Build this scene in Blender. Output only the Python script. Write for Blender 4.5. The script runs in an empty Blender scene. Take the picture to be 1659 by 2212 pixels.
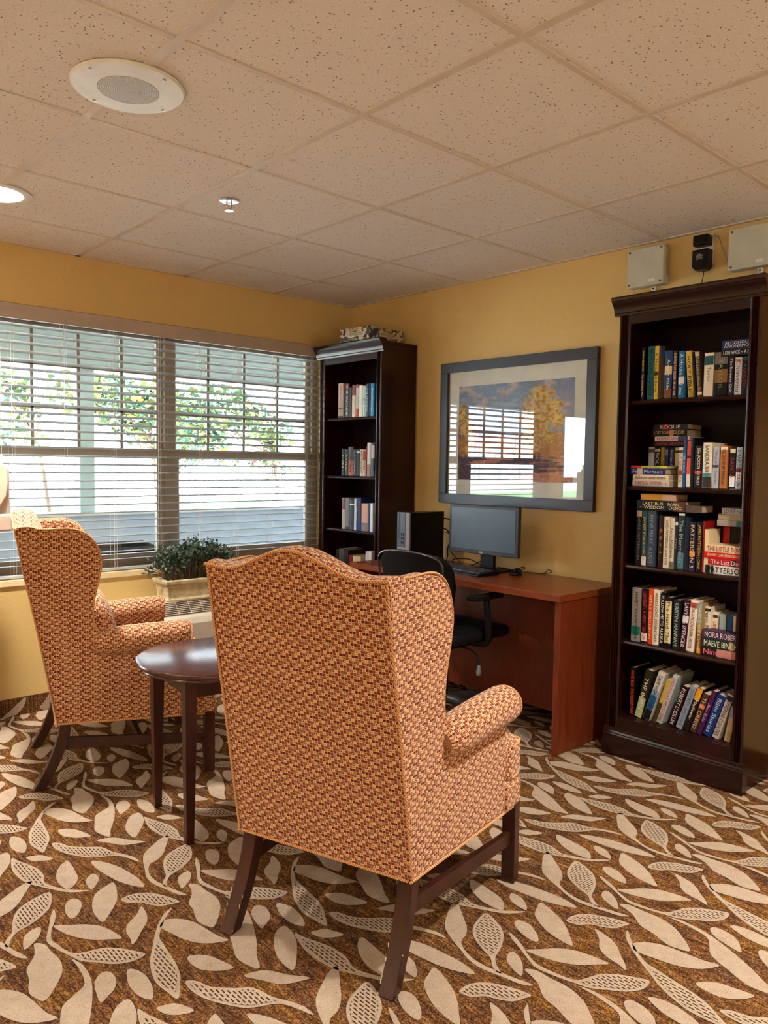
import bpy, bmesh, math, random
from mathutils import Vector, Matrix, noise
random.seed(7)
R = math.radians
PI = math.pi
S = bpy.context.scene
COL = S.collection
H = 2.374                                   # ceiling height

# ------------------------------------------------------------------ camera
cam_d = bpy.data.cameras.new('camera'); cam = bpy.data.objects.new('camera', cam_d); COL.objects.link(cam)
F_PX = 1680.3
cam_d.sensor_fit = 'HORIZONTAL'; cam_d.sensor_width = 36.0; cam_d.lens = F_PX/1659*36.0
cam_d.clip_start = .05; cam_d.clip_end = 300
YAW, PITCH, ROLL = R(42.304), R(-3.525), R(.844)
dv = Vector((math.sin(YAW)*math.cos(PITCH), math.cos(YAW)*math.cos(PITCH), math.sin(PITCH)))
rv = dv.cross(Vector((0, 0, 1))).normalized(); uv_ = rv.cross(dv)
r2 = math.cos(ROLL)*rv+math.sin(ROLL)*uv_; u2 = -math.sin(ROLL)*rv+math.cos(ROLL)*uv_
cam.matrix_world = Matrix(((r2.x, u2.x, -dv.x, -3.441), (r2.y, u2.y, -dv.y, -4.147), (r2.z, u2.z, -dv.z, 1.312), (0, 0, 0, 1)))
S.camera = cam

# ------------------------------------------------------------------ light and exposure
vs = S.view_settings
vs.view_transform = 'Standard'; vs.look = 'None'; vs.exposure = 0.40; vs.gamma = 1.0; vs.use_curve_mapping = False
W = bpy.data.worlds.new('world'); S.world = W; W.use_nodes = True
bg = W.node_tree.nodes['Background']; bg.inputs[0].default_value = (.80, .90, 1.0, 1); bg.inputs[1].default_value = 14.0
LAMP = 32.0                                  # watts of each ceiling downlight
LAMP_COL = (1.0, .95, .89)
UP = 34.0                                    # watts of each unseen uplighter added as fill light
def light(name, kind, loc, energy, col, size=.1, rot=(0, 0, 0), **k):
    d = bpy.data.lights.new(name, kind); d.energy = energy; d.color = col
    if kind == 'AREA': d.shape = 'DISK'; d.size = size; d.spread = R(128)
    if kind == 'SUN': d.angle = R(1)
    for a, b in k.items(): setattr(d, a, b)
    o = bpy.data.objects.new(name, d); COL.objects.link(o); o.location = loc; o.rotation_euler = rot
    return o
light('sun', 'SUN', (-3, -9, 9), 34.0, (1, .95, .86), rot=(R(38), 0, R(20)))

# ------------------------------------------------------------------ materials
def srgb(h):
    if isinstance(h, str): h = tuple(int(h[i:i+2], 16) for i in (0, 2, 4))
    return tuple(((c/255)/12.92 if c/255 <= .04045 else ((c/255+.055)/1.055)**2.4) for c in h)
class NT:
    def __init__(s, name):
        s.m = bpy.data.materials.new(name); s.m.use_nodes = True; s.t = s.m.node_tree; s.n = s.t.nodes
        s.p = s.n['Principled BSDF']; s.out = s.n['Material Output']
    def node(s, typ, **k):
        x = s.n.new(typ)
        for a, b in k.items(): setattr(x, a, b)
        return x
    def link(s, a, b): s.t.links.new(a, b)
    def val(s, sock, v):
        if isinstance(v, bpy.types.NodeSocket): s.link(v, sock)
        else: sock.default_value = v
    def math(s, op, a, b=0.0, c=0.0):
        x = s.node('ShaderNodeMath', operation=op); s.val(x.inputs[0], a); s.val(x.inputs[1], b)
        if op in ('MULTIPLY_ADD', 'WRAP', 'COMPARE'): s.val(x.inputs[2], c)
        return x.outputs[0]
    def coords(s, which='Object', scale=(1, 1, 1)):
        tc = s.node('ShaderNodeTexCoord'); mp = s.node('ShaderNodeMapping'); mp.inputs['Scale'].default_value = scale
        s.link(tc.outputs[which], mp.inputs[0]); return mp.outputs[0]
    def noise(s, vec, scale, detail=3, rough=.5):
        x = s.node('ShaderNodeTexNoise'); s.link(vec, x.inputs['Vector']); x.inputs['Scale'].default_value = scale
        x.inputs['Detail'].default_value = detail; x.inputs['Roughness'].default_value = rough; return x.outputs['Fac']
    def ramp(s, fac, stops, interp='LINEAR'):
        x = s.node('ShaderNodeValToRGB'); x.color_ramp.interpolation = interp; e = x.color_ramp.elements
        while len(e) > 1: e.remove(e[-1])
        e[0].position = stops[0][0]; e[0].color = (*stops[0][1], 1)
        for p, c in stops[1:]:
            q = e.new(p); q.color = (*c, 1)
        s.val(x.inputs[0], fac); return x.outputs[0]
    def mix(s, fac, a, b):
        x = s.node('ShaderNodeMix', data_type='RGBA'); s.val(x.inputs[0], fac)
        for i, v in ((6, a), (7, b)):
            if isinstance(v, tuple): v = (*v, 1) if len(v) == 3 else v
            s.val(x.inputs[i], v)
        return x.outputs[2]
    def bump(s, h, strength=.3, dist=.002):
        x = s.node('ShaderNodeBump'); x.inputs['Strength'].default_value = strength; x.inputs['Distance'].default_value = dist
        s.link(h, x.inputs['Height']); s.link(x.outputs[0], s.p.inputs['Normal'])
    def base(s, c): s.val(s.p.inputs['Base Color'], (*c, 1) if isinstance(c, tuple) else c); return s
    def set(s, rough=.5, metal=0, spec=.5, coat=0):
        s.p.inputs['Roughness'].default_value = rough; s.p.inputs['Metallic'].default_value = metal
        s.p.inputs['Specular IOR Level'].default_value = spec; s.p.inputs['Coat Weight'].default_value = coat; return s
_pl = {}
def plain(col, rough=.6, metal=0, spec=.5, coat=0, vary=.06):
    """one-colour surface with a slight procedural unevenness"""
    key = (col, rough, metal, spec, coat)
    if key in _pl: return _pl[key]
    m = NT('m_'+str(len(_pl))); c = srgb(col) if isinstance(col, str) else col
    n = m.noise(m.coords(), 14, 2)
    m.base(m.ramp(n, [(.3, tuple(v*(1-vary) for v in c)), (.7, tuple(min(1, v*(1+vary)) for v in c))])).set(rough, metal, spec, coat)
    _pl[key] = m.m; return m.m
def wood(name, c1, c2, rough=.3, scale=(6, 60, 6), coat=.0, spec=.5, z=2.0):
    m = NT(name); v = m.coords('Object', scale); n = m.noise(v, z, 5, .6); n2 = m.noise(m.coords('Object', tuple(a*4 for a in scale)), z*2, 3, .6)
    f = m.math('ADD', m.math('MULTIPLY', n, .7), m.math('MULTIPLY', n2, .3))
    m.base(m.ramp(f, [(.36, srgb(c1)), (.62, srgb(c2))])).set(rough, 0, spec, coat); m.bump(n2, .06, .001); return m.m

def mat_wall():
    m = NT('yellow_plaster'); v = m.coords(); n = m.noise(v, 75, 4, .6); big = m.noise(v, 1.5, 2)
    m.base(m.ramp(big, [(.3, srgb((206, 176, 112))), (.7, srgb((214, 184, 120)))])).set(.62, 0, .35)
    m.bump(n, .55, .006); return m.m
def mat_tile():
    m = NT('fissured_ceiling_tile'); v = m.coords()
    a = m.node('ShaderNodeTexVoronoi'); a.feature = 'F1'; m.link(v, a.inputs['Vector']); a.inputs['Scale'].default_value = 78
    a.inputs['Randomness'].default_value = 1
    n = m.noise(v, 130, 3, .7); n0 = m.noise(v, 45, 2)
    d = m.math('ADD', a.outputs['Distance'], m.math('MULTIPLY', m.math('SUBTRACT', n, .5), .9))
    pit = m.math('MULTIPLY', m.math('LESS_THAN', d, .17), m.math('GREATER_THAN', n0, .46))
    fine = m.ramp(m.noise(v, 260, 2), [(.3, srgb((218, 212, 206))), (.7, srgb((232, 227, 222)))])
    m.base(m.mix(pit, fine, (*srgb((138, 116, 98)), 1))).set(.95, 0, .1)
    m.bump(m.math('ADD', m.math('MULTIPLY', pit, -1.0), m.math('MULTIPLY', n, .4)), .35, .002); return m.m
def mat_carpet():
    m = NT('brown_streaked_carpet'); s1 = m.coords('Object', (64, 9, 1)); s2 = m.coords('Object', (210, 20, 1))
    a = m.noise(s1, 1, 2, .6); b = m.noise(s2, 1, 2, .5); vo = m.node('ShaderNodeTexVoronoi'); m.link(m.coords(), vo.inputs['Vector']); vo.inputs['Scale'].default_value = 290; sc = m.node('ShaderNodeSeparateColor'); m.link(vo.outputs['Color'], sc.inputs[0]); g = m.math('ADD', m.math('MULTIPLY', m.noise(m.coords(), 330, 3, .85), .62), m.math('MULTIPLY', sc.outputs[0], .38)); big = m.noise(m.coords('Object', (7, 3.4, 1)), 2.0, 2)
    f = m.math('ADD', m.math('MULTIPLY', a, .22), m.math('ADD', m.math('MULTIPLY', b, .34), m.math('MULTIPLY', g, .46)))
    c = m.ramp(f, [(.40, srgb((62, 42, 30))), (.49, srgb((104, 74, 50))), (.55, srgb((134, 100, 66))), (.63, srgb((182, 146, 98)))])
    tint = m.ramp(big, [(.36, srgb((176, 160, 164))), (.5, srgb((220, 196, 172))), (.64, srgb((236, 214, 150)))])
    x = m.node('ShaderNodeMix', data_type='RGBA', blend_type='MULTIPLY'); x.inputs[0].default_value = .8
    m.link(c, x.inputs[6]); m.link(tint, x.inputs[7])
    m.base(x.outputs[2]).set(.95, 0, .05); m.bump(g, .8, .004); return m.m
def mat_leaf():
    m = NT('cream_carpet_leaf'); g = m.noise(m.coords(), 480, 2, .8); b = m.noise(m.coords(), 30, 2)
    f = m.math('ADD', m.math('MULTIPLY', g, .8), m.math('MULTIPLY', b, .2))
    m.base(m.ramp(f, [(.30, srgb((150, 126, 104))), (.5, srgb((194, 172, 148))), (.7, srgb((216, 196, 172)))])).set(.95, 0, .1); m.bump(g, .9, .005); return m.m
def mat_hatch():
    m = NT('hatched_carpet_leaf'); tc = m.node('ShaderNodeTexCoord'); sp = m.node('ShaderNodeSeparateXYZ'); m.link(tc.outputs['Object'], sp.inputs[0])
    fx = m.math('FRACT', m.math('DIVIDE', sp.outputs[0], .0098)); ix = m.math('FLOOR', m.math('DIVIDE', sp.outputs[0], .0098))
    fy = m.math('FRACT', m.math('ADD', m.math('DIVIDE', sp.outputs[1], .021), m.math('MULTIPLY', ix, .5)))
    g = m.noise(m.coords(), 420, 2, .8)
    k = m.math('MULTIPLY', m.math('LESS_THAN', m.math('ADD', fx, m.math('MULTIPLY', g, .25)), .52), m.math('LESS_THAN', fy, .72))
    c = m.ramp(g, [(.30, srgb((150, 126, 104))), (.5, srgb((194, 172, 148))), (.7, srgb((216, 196, 172)))])
    m.base(m.mix(k, c, (*srgb((74, 48, 30)), 1))).set(.95, 0, .1); m.bump(g, .9, .005); return m.m
def mat_fabric():
    m = NT('geometric_upholstery'); uv = m.node('ShaderNodeUVMap'); uv.uv_map = 'UVMap'; sp = m.node('ShaderNodeSeparateXYZ'); m.link(uv.outputs[0], sp.inputs[0])
    u = m.math('DIVIDE', sp.outputs[0], .0092); v = m.math('DIVIDE', sp.outputs[1], .0077)
    cu = m.math('FLOORED_MODULO', m.math('FLOOR', u), 4.0); cv = m.math('FLOORED_MODULO', m.math('FLOOR', v), 4.0)
    fu = m.math('ABSOLUTE', m.math('SUBTRACT', m.math('FRACT', u), .5)); fv = m.math('ABSOLUTE', m.math('SUBTRACT', m.math('FRACT', v), .5))
    d = m.math('MAXIMUM', fu, fv)
    k = m.math('DIVIDE', m.math('ADD', m.math('ADD', m.math('MULTIPLY', cv, 4.0), cu), .5), 16.0)
    BASE, CR = (230, 178, 132), (244, 206, 162)
    DK, DR, BR, TN, OL, WH = (92, 22, 10), (112, 30, 18), (136, 66, 38), (188, 132, 84), (144, 94, 46), (255, 236, 205)
    rows = [[BR, BR, DK, CR], [BR, DR, TN, CR], [DK, DK, DR, CR], [TN, BR, OL, CR]]
    inn = [[BR, TN, WH, TN], [BR, DR, OL, BR], [DK, DK, TN, DK], [OL, BR, CR, BR]]
    off = [0, -1, 1, 2]; T = []; I = []
    for r in range(4):
        for c in range(4):
            j = (c-off[3-r]) % 4; T.append(rows[3-r][j]); I.append(inn[3-r][j])
    o = m.ramp(k, [(i/16, srgb(c)) for i, c in enumerate(T)], 'CONSTANT'); i_ = m.ramp(k, [(i/16, srgb(c)) for i, c in enumerate(I)], 'CONSTANT')
    c = m.mix(m.math('LESS_THAN', d, .435), (*srgb(BASE), 1), o); c = m.mix(m.math('LESS_THAN', d, .17), c, i_)
    w = m.noise(uv.outputs[0], 900, 2, .7)
    x = m.node('ShaderNodeMix', data_type='RGBA', blend_type='MULTIPLY'); x.inputs[0].default_value = .38; m.link(c, x.inputs[6])
    m.link(m.ramp(w, [(.3, (.62, .58, .55)), (.7, (1, 1, 1))]), x.inputs[7])
    m.base(x.outputs[2]).set(.82, 0, .2); m.p.inputs['Sheen Weight'].default_value = .15; m.bump(w, .5, .0015); return m.m
def mat_piping():
    m = NT('twisted_piping'); v = m.coords('Object', (1, 1, 1)); w = m.node('ShaderNodeTexWave'); m.link(v, w.inputs[0]); w.inputs['Scale'].default_value = 70
    w.bands_direction = 'DIAGONAL'
    m.base(m.ramp(w.outputs['Fac'], [(.25, srgb((176, 108, 66))), (.5, srgb((226, 180, 128)))])).set(.8, 0, .2); return m.m
def mat_glass(name='window_glass', f0=.045):
    """thin clear pane: transmission plus a Schlick reflection that is the same from both sides"""
    m = NT(name); t = m.node('ShaderNodeBsdfTransparent'); t.inputs[0].default_value = (.96, .98, .98, 1); g = m.node('ShaderNodeBsdfGlossy'); g.inputs['Roughness'].default_value = .01
    ge = m.node('ShaderNodeNewGeometry'); d = m.node('ShaderNodeVectorMath', operation='DOT_PRODUCT'); m.link(ge.outputs['Incoming'], d.inputs[0]); m.link(ge.outputs['Normal'], d.inputs[1])
    c = m.math('SUBTRACT', 1.0, m.math('ABSOLUTE', d.outputs['Value'])); f = m.math('ADD', f0, m.math('MULTIPLY', m.math('POWER', c, 5.0), 1-f0)); mx = m.node('ShaderNodeMixShader')
    m.link(f, mx.inputs[0]); m.link(t.outputs[0], mx.inputs[1]); m.link(g.outputs[0], mx.inputs[2]); m.link(mx.outputs[0], m.out.inputs[0]); return m.m
def mat_emit(name, c, s):
    m = NT(name); m.base((.9, .9, .9)); m.p.inputs['Emission Color'].default_value = (*c, 1); m.p.inputs['Emission Strength'].default_value = s; return m.m

M = dict(wall=mat_wall(), tile=mat_tile(), carpet=mat_carpet(), leaf=mat_leaf(), hatch=mat_hatch(), fabric=mat_fabric(), piping=mat_piping(), glass=mat_glass(), picglass=mat_glass('picture_glazing', .055),
    grid=plain((.62, .55, .47), .6), white=plain((.72, .70, .66), .5), whitemetal=plain((.74, .75, .70), .4),
    casewood=wood('dark_mahogany', (26, 8, 6), (46, 16, 10), .24, (3, 3, 1.2), .03, .36), caseback_shaded=wood('mahogany_back_shaded', (20, 7, 5), (34, 13, 9), .5, (3, 3, 1.2), 0, .15), leg=wood('dark_walnut', (40, 15, 8), (66, 28, 16), .38, (14, 14, 3)),  # case back: mahogany darkened, the shade inside the case put into its colour
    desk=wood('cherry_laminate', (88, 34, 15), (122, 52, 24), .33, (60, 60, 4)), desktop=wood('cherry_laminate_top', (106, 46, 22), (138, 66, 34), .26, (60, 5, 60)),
    table=wood('walnut_tabletop', (52, 24, 20), (80, 42, 34), .2, (5, 40, 5)),
    black=plain((.0035, .0035, .0042), .36, 0, .2), blackmatte=plain((.006, .006, .007), .7, 0, .2), darkgrey=plain((.022, .025, .032), .42), chrome=plain((.6, .6, .62), .25, 1),
    frame=plain((.024, .025, .038), .32), mat=plain((.80, .77, .72), .8), slat=plain((.46, .48, .49), .45), almond=plain((.68, .60, .48), .42), vinyl=plain((.40, .33, .25), .5),
    pages=plain((.50, .38, .24), .85))

# ------------------------------------------------------------------ mesh helpers
def obj(name, bm, mats, parent=None, smooth=None, bevel=0, seg=2, loc=None):
    me = bpy.data.meshes.new(name); bmesh.ops.recalc_face_normals(bm, faces=bm.faces) if not getattr(bm, 'keep', False) else None
    bm.to_mesh(me); bm.free()
    for m in (mats if isinstance(mats, (list, tuple)) else [mats]): me.materials.append(m)
    if smooth is not None:
        for p in me.polygons: p.use_smooth = True
        me.set_sharp_from_angle(angle=R(smooth))
    o = bpy.data.objects.new(name, me); COL.objects.link(o)
    if parent: o.parent = parent
    if loc: o.location = loc
    if bevel:
        b = o.modifiers.new('bevel', 'BEVEL'); b.width = bevel; b.segments = seg; b.limit_method = 'ANGLE'; b.angle_limit = R(35)
    return o
def tag(o, label, cat, group=None, kind=None):
    if label: o['label'] = label
    if cat: o['category'] = cat
    if group: o['group'] = group
    if kind: o['kind'] = kind
    return o
def thing(name, label, cat, loc=(0, 0, 0), rz=0, group=None):
    o = bpy.data.objects.new(name, None); o.empty_display_size = .05; COL.objects.link(o); o.location = loc; o.rotation_euler = (0, 0, rz)
    return tag(o, label, cat, group)
def box(bm, x0, x1, y0, y1, z0, z1, mi=0, M4=None):
    vs_ = [bm.verts.new(p) for p in ((x0, y0, z0), (x1, y0, z0), (x1, y1, z0), (x0, y1, z0), (x0, y0, z1), (x1, y0, z1), (x1, y1, z1), (x0, y1, z1))]
    if M4:
        for v in vs_: v.co = M4 @ v.co
    for f in ((0, 3, 2, 1), (4, 5, 6, 7), (0, 1, 5, 4), (1, 2, 6, 5), (2, 3, 7, 6), (3, 0, 4, 7)):
        bm.faces.new([vs_[i] for i in f]).material_index = mi
    return bm
def B(*a, **k): return box(bmesh.new(), *a, **k)
def prism(bm, pts, d0, d1, axis='y', mi=0):
    """closed outline extruded along an axis: pts are (a,b) in the two other axes in order"""
    def P(a, b, d): return {'x': (d, a, b), 'y': (a, d, b), 'z': (a, b, d)}[axis]
    A = [bm.verts.new(P(a, b, d0)) for a, b in pts]; Bv = [bm.verts.new(P(a, b, d1)) for a, b in pts]; n = len(pts)
    bm.faces.new(A).material_index = mi; bm.faces.new(Bv[::-1]).material_index = mi
    for i in range(n): bm.faces.new((A[i], Bv[i], Bv[(i+1) % n], A[(i+1) % n])).material_index = mi
    return bm
def lathe(bm, prof, seg=40, c=(0, 0), sx=1, sy=1, mi=0):
    rings = []
    for r, z in prof:
        rings.append([bm.verts.new((c[0]+sx*r*math.cos(2*PI*k/seg), c[1]+sy*r*math.sin(2*PI*k/seg), z)) for k in range(seg)])
    for a, b in zip(rings, rings[1:]):
        for k in range(seg): bm.faces.new((a[k], a[(k+1) % seg], b[(k+1) % seg], b[k])).material_index = mi
    bm.faces.new(rings[0][::-1]).material_index = mi; bm.faces.new(rings[-1]).material_index = mi
    return bm
def tube(bm, pts, r, seg=8, mi=0, closed=False):
    pts = [Vector(p) for p in pts]; n = len(pts); rings = []; up = Vector((0, 0, 1)); prevn = None
    for i, p in enumerate(pts):
        a = pts[(i-1) % n] if (closed or i > 0) else p; b = pts[(i+1) % n] if (closed or i < n-1) else p
        t = (b-a).normalized()
        nn = (prevn - t*prevn.dot(t)) if prevn else (up-t*up.dot(t) if abs(t.z) < .95 else Vector((1, 0, 0))-t*t.x)
        nn.normalize(); prevn = nn; bb = t.cross(nn); rr = r[i] if isinstance(r, (list, tuple)) else r
        rings.append([bm.verts.new(p+rr*(math.cos(2*PI*k/seg)*nn+math.sin(2*PI*k/seg)*bb)) for k in range(seg)])
    m = n if closed else n-1
    for i in range(m):
        a, b = rings[i], rings[(i+1) % n]
        for k in range(seg): bm.faces.new((a[k], a[(k+1) % seg], b[(k+1) % seg], b[k])).material_index = mi
    if not closed:
        bm.faces.new(rings[0][::-1]).material_index = mi; bm.faces.new(rings[-1]).material_index = mi
    return bm
def crom(pts, n=4, closed=True):
    out = []; N = len(pts)
    for i in range(N if closed else N-1):
        p = [Vector(pts[(i+j) % N] if closed else pts[min(max(i+j, 0), N-1)]) for j in (-1, 0, 1, 2)]
        for k in range(n):
            t = k/n; out.append(tuple(.5*((2*p[1])+(-p[0]+p[2])*t+(2*p[0]-5*p[1]+4*p[2]-p[3])*t*t+(-p[0]+3*p[1]-3*p[2]+p[3])*t**3)))
    if not closed: out.append(tuple(pts[-1]))
    return out
def box_uv(me):
    uvl = me.uv_layers.new(name='UVMap')
    for p in me.polygons:
        n = p.normal; a = max(range(3), key=lambda i: abs(n[i]) * (1.0 if i < 2 else .8))
        for li in p.loop_indices:
            c = me.vertices[me.loops[li].vertex_index].co
            uvl.data[li].uv = {0: (c.y, c.z), 1: (c.x, c.z), 2: (c.x, c.y)}[a]
def sweep(o0, name, **k): return o0
def text(name, body, parent, mat, origin, ex, ey, w, h, stretch=1.35, thick=.0003):
    """lettering fitted into a w x h box centred on origin; ex = reading direction, ey = letters' up"""
    cu = bpy.data.curves.new(name, 'FONT'); cu.body = body; cu.align_x = 'CENTER'; cu.align_y = 'CENTER'; cu.size = 1; cu.resolution_u = 2; cu.space_line = .85
    t = bpy.data.objects.new(name, cu); COL.objects.link(t); bpy.context.view_layer.update()
    me = bpy.data.meshes.new_from_object(t.evaluated_get(bpy.context.evaluated_depsgraph_get())); bpy.data.objects.remove(t); bpy.data.curves.remove(cu)
    xs = [v.co.x for v in me.vertices]; ys = [v.co.y for v in me.vertices]
    bw, bh = max(xs)-min(xs), max(ys)-min(ys); cx, cy = (max(xs)+min(xs))/2, (max(ys)+min(ys))/2
    sy = min(h/bh, w/bw*1.6); sx = min(w/bw, sy*stretch)
    ex, ey, og = Vector(ex), Vector(ey), Vector(origin)
    for v in me.vertices: v.co = og+ex*((v.co.x-cx)*sx)+ey*((v.co.y-cy)*sy)
    me.materials.clear(); me.materials.append(mat); me.name = name
    o = bpy.data.objects.new(name, me); COL.objects.link(o); o.parent = parent
    return o

# leaf outlines of one repeat of the carpet (0 plain, 1 hatched) in metres
CELL = [(0,[.469,.944,.438,.941,.402,.92,.349,.881,.323,.836,.305,.786,.288,.739,.284,.699,.291,.664,.301,.632,.311,.591,.324,.567,.335,.563,.327,.592,.317,.624,.31,.656,.3,.694,.301,.74,.314,.778,.333,.804,.364,.814,.396,.84,.428,.884]),
(1,[.488,.846,.445,.841,.401,.822,.37,.788,.348,.737,.337,.703,.315,.679,.305,.655,.31,.644,.327,.674,.35,.697,.382,.708,.419,.727,.455,.756,.478,.798]),
(0,[.404,.682,.382,.682,.359,.665,.344,.63,.34,.604,.358,.612,.383,.633,.401,.66]),
(0,[.386,.614,.406,.592,.408,.552,.413,.5,.404,.456,.381,.417,.332,.365,.316,.388,.31,.422,.327,.473,.335,.516,.364,.553,.376,.58]),
(1,[.176,.67,.208,.672,.241,.657,.267,.627,.288,.586,.301,.542,.277,.546,.248,.557,.227,.584,.211,.614,.186,.632,.175,.652]),
(0,[.197,.771,.166,.766,.129,.746,.102,.703,.086,.653,.086,.59,.117,.616,.149,.652,.175,.695]),
(0,[.069,.764,.049,.759,.029,.723,.023,.687,.029,.663,.054,.68,.075,.715,.08,.743]),
(0,[.137,.998,.108,.981,.082,.941,.067,.892,.068,.856,.074,.827,.095,.832,.123,.868,.133,.921,.138,.968]),
(0,[.171,.864,.147,.854,.131,.825,.128,.781,.146,.789,.172,.826]),
(1,[.007,1.134,-.013,1.072,-.018,1.014,-.007,.944,.024,.882,.044,.847,.068,.81,.101,.784,.123,.776,.098,.801,.071,.83,.048,.873,.036,.913,.049,.957,.047,1.008,.036,1.049,.018,1.098]),
(0,[.042,.164,.068,.159,.088,.145,.107,.099,.083,.102,.052,.126]),
(1,[.142,.207,.135,.171,.145,.12,.169,.073,.199,.029,.231,.006,.266,-.011,.289,-.044,.311,-.103,.312,-.064,.294,-.021,.273,.018,.258,.072,.222,.103,.18,.146,.164,.188]),
(1,[.268,.527,.238,.516,.198,.475,.16,.421,.138,.385,.113,.346,.093,.296,.083,.249,.088,.199,.096,.159,.122,.2,.143,.237,.156,.283,.162,.329,.17,.385,.175,.418,.198,.455,.233,.495]),
(0,[.203,.471,.227,.485,.259,.462,.282,.422,.293,.363,.301,.318,.313,.284,.276,.298,.244,.326,.22,.37,.209,.412,.199,.454]),
(1,[.006,.745,-.013,.717,-.032,.674,-.055,.626,-.064,.593,-.054,.544,-.039,.496,-.025,.458,.003,.425,.031,.392,.064,.372,.093,.368,.114,.376,.103,.399,.077,.439,.044,.472,.01,.484,-.022,.498,-.037,.524,-.046,.568,-.05,.604,-.035,.647,-.019,.673,-.002,.709]),
(0,[-.023,.662,.009,.638,.044,.613,.074,.577,.09,.53,.096,.482,.075,.495,.042,.52,.012,.554,-.01,.597,-.022,.636]),
(0,[.204,.593,.171,.558,.138,.537,.118,.505,.112,.463,.105,.437,.126,.451,.155,.483,.181,.509,.198,.546]),
(0,[.192,.291,.212,.285,.236,.261,.249,.228,.262,.175,.238,.179,.21,.2,.19,.229,.186,.266]),
(0,[.194,.947,.222,.915,.248,.854,.26,.787,.265,.74,.257,.687,.231,.721,.211,.768,.199,.821,.19,.885]),
(0,[.419,.484,.432,.437,.426,.369,.401,.299,.367,.229,.333,.175,.31,.127,.294,.157,.288,.203,.308,.256,.336,.317,.379,.343,.408,.365,.419,.428]),
(0,[.469,.373,.449,.374,.427,.349,.416,.313,.41,.27,.434,.282,.454,.295,.47,.319,.476,.35]),
(0,[.05,.344,.067,.331,.076,.295,.072,.252,.062,.222,.048,.201,.033,.221,.027,.252,.03,.295]),
(0,[.262,.129,.305,.119,.329,.096,.351,.058,.387,.012,.351,.021,.315,.04,.289,.082]),
(0,[.464,.24,.427,.227,.384,.167,.367,.112,.371,.064,.408,.1,.45,.158,.466,.205])]
# ================================================================== the setting
X0, X1, Y0, Y1 = -6.2, 0.0, -6.9, 0.0       # room
OX0, OX1, OZ0, OZ1 = -2.345, -.225, .695, 2.085   # window opening
DX0, DX1, DZ0, DZ1 = -3.45, -2.53, .50, 1.86      # bare window further left on the same wall
def struct(name, bm, m, **k):
    o = obj(name, bm, m, **k); o['kind'] = 'structure'; return o
# carpet: leaves are woven into the one floor surface
def build_floor():
    PX, PY, bx, by = .460, .9425, -2.67, -1.69
    bm = bmesh.new(); box(bm, X0-.1, X1+.1, Y0-.1, Y1+.1, -.1, 0, 0)
    shapes = []
    for k, (h, q) in enumerate(CELL):
        pts = [(q[i]-(.018 if k == 3 else 0), q[i+1]) for i in range(0, len(q), 2)]
        sm = crom(pts, 3); a = sum(sm[i-1][0]*sm[i][1]-sm[i][0]*sm[i-1][1] for i in range(len(sm)))
        if a < 0: sm = sm[::-1]
        inner = None
        if h:
            n = len(sm); off = []
            def segd(p):
                best = 9
                for i in range(n):
                    ax, ay = sm[i-1]; dx, dy = sm[i][0]-ax, sm[i][1]-ay; L = dx*dx+dy*dy
                    t = 0 if L == 0 else max(0, min(1, ((p[0]-ax)*dx+(p[1]-ay)*dy)/L)); best = min(best, math.hypot(p[0]-ax-t*dx, p[1]-ay-t*dy))
                return best
            for i in range(n):
                tx, ty = sm[(i+1) % n][0]-sm[i-1][0], sm[(i+1) % n][1]-sm[i-1][1]; L = math.hypot(tx, ty) or 1
                p = (sm[i][0]-ty/L*.0085, sm[i][1]+tx/L*.0085)
                if segd(p) > .0078: off.append(p)
            if len(off) > 6: inner = off
        shapes.append((sm, inner))
    for i in range(-8, 6):
        for j in range(-6, 3):
            for sm, inner in shapes:
                for pts, z, mi in ((sm, .0015, 1), (inner, .0024, 2)):
                    if not pts: continue
                    P = [(bx+i*PX+a, by+j*PY+b) for a, b in pts]
                    if max(p[0] for p in P) < X0 or min(p[0] for p in P) > X1 or max(p[1] for p in P) < Y0 or min(p[1] for p in P) > Y1: continue
                    P = [(min(max(a, X0+.001), X1-.001), min(max(b, Y0+.001), Y1-.001)) for a, b in P]
                    try: bm.faces.new([bm.verts.new((a, b, z)) for a, b in P]).material_index = mi
                    except ValueError: pass
    return bm
def obj_keep(name, bm, mats):
    me = bpy.data.meshes.new(name); bm.normal_update(); bm.to_mesh(me); bm.free()
    for m in mats: me.materials.append(m)
    o = bpy.data.objects.new(name, me); COL.objects.link(o); return o
fl = obj_keep('floor', build_floor(), [M['carpet'], M['leaf'], M['hatch']]); fl['kind'] = 'structure'
# walls
T = .16
bm = bmesh.new()
for a in ((X0, DX0, 0, H), (DX0, DX1, 0, DZ0), (DX0, DX1, DZ1, H), (DX1, OX0, 0, H), (OX0, OX1, 0, OZ0), (OX0, OX1, OZ1, H), (OX1, X1+T, 0, H)): box(bm, a[0], a[1], 0, T, a[2], a[3])
struct('wall_back', bm, M['wall'])
struct('wall_right', B(0, T, Y0-T, 0, 0, H), M['wall'])
struct('wall_left', B(X0-T, X0, Y0-T, T, 0, H), M['wall'])
struct('wall_front', B(X0, 0, Y0-T, Y0, 0, H), M['wall'])
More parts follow.
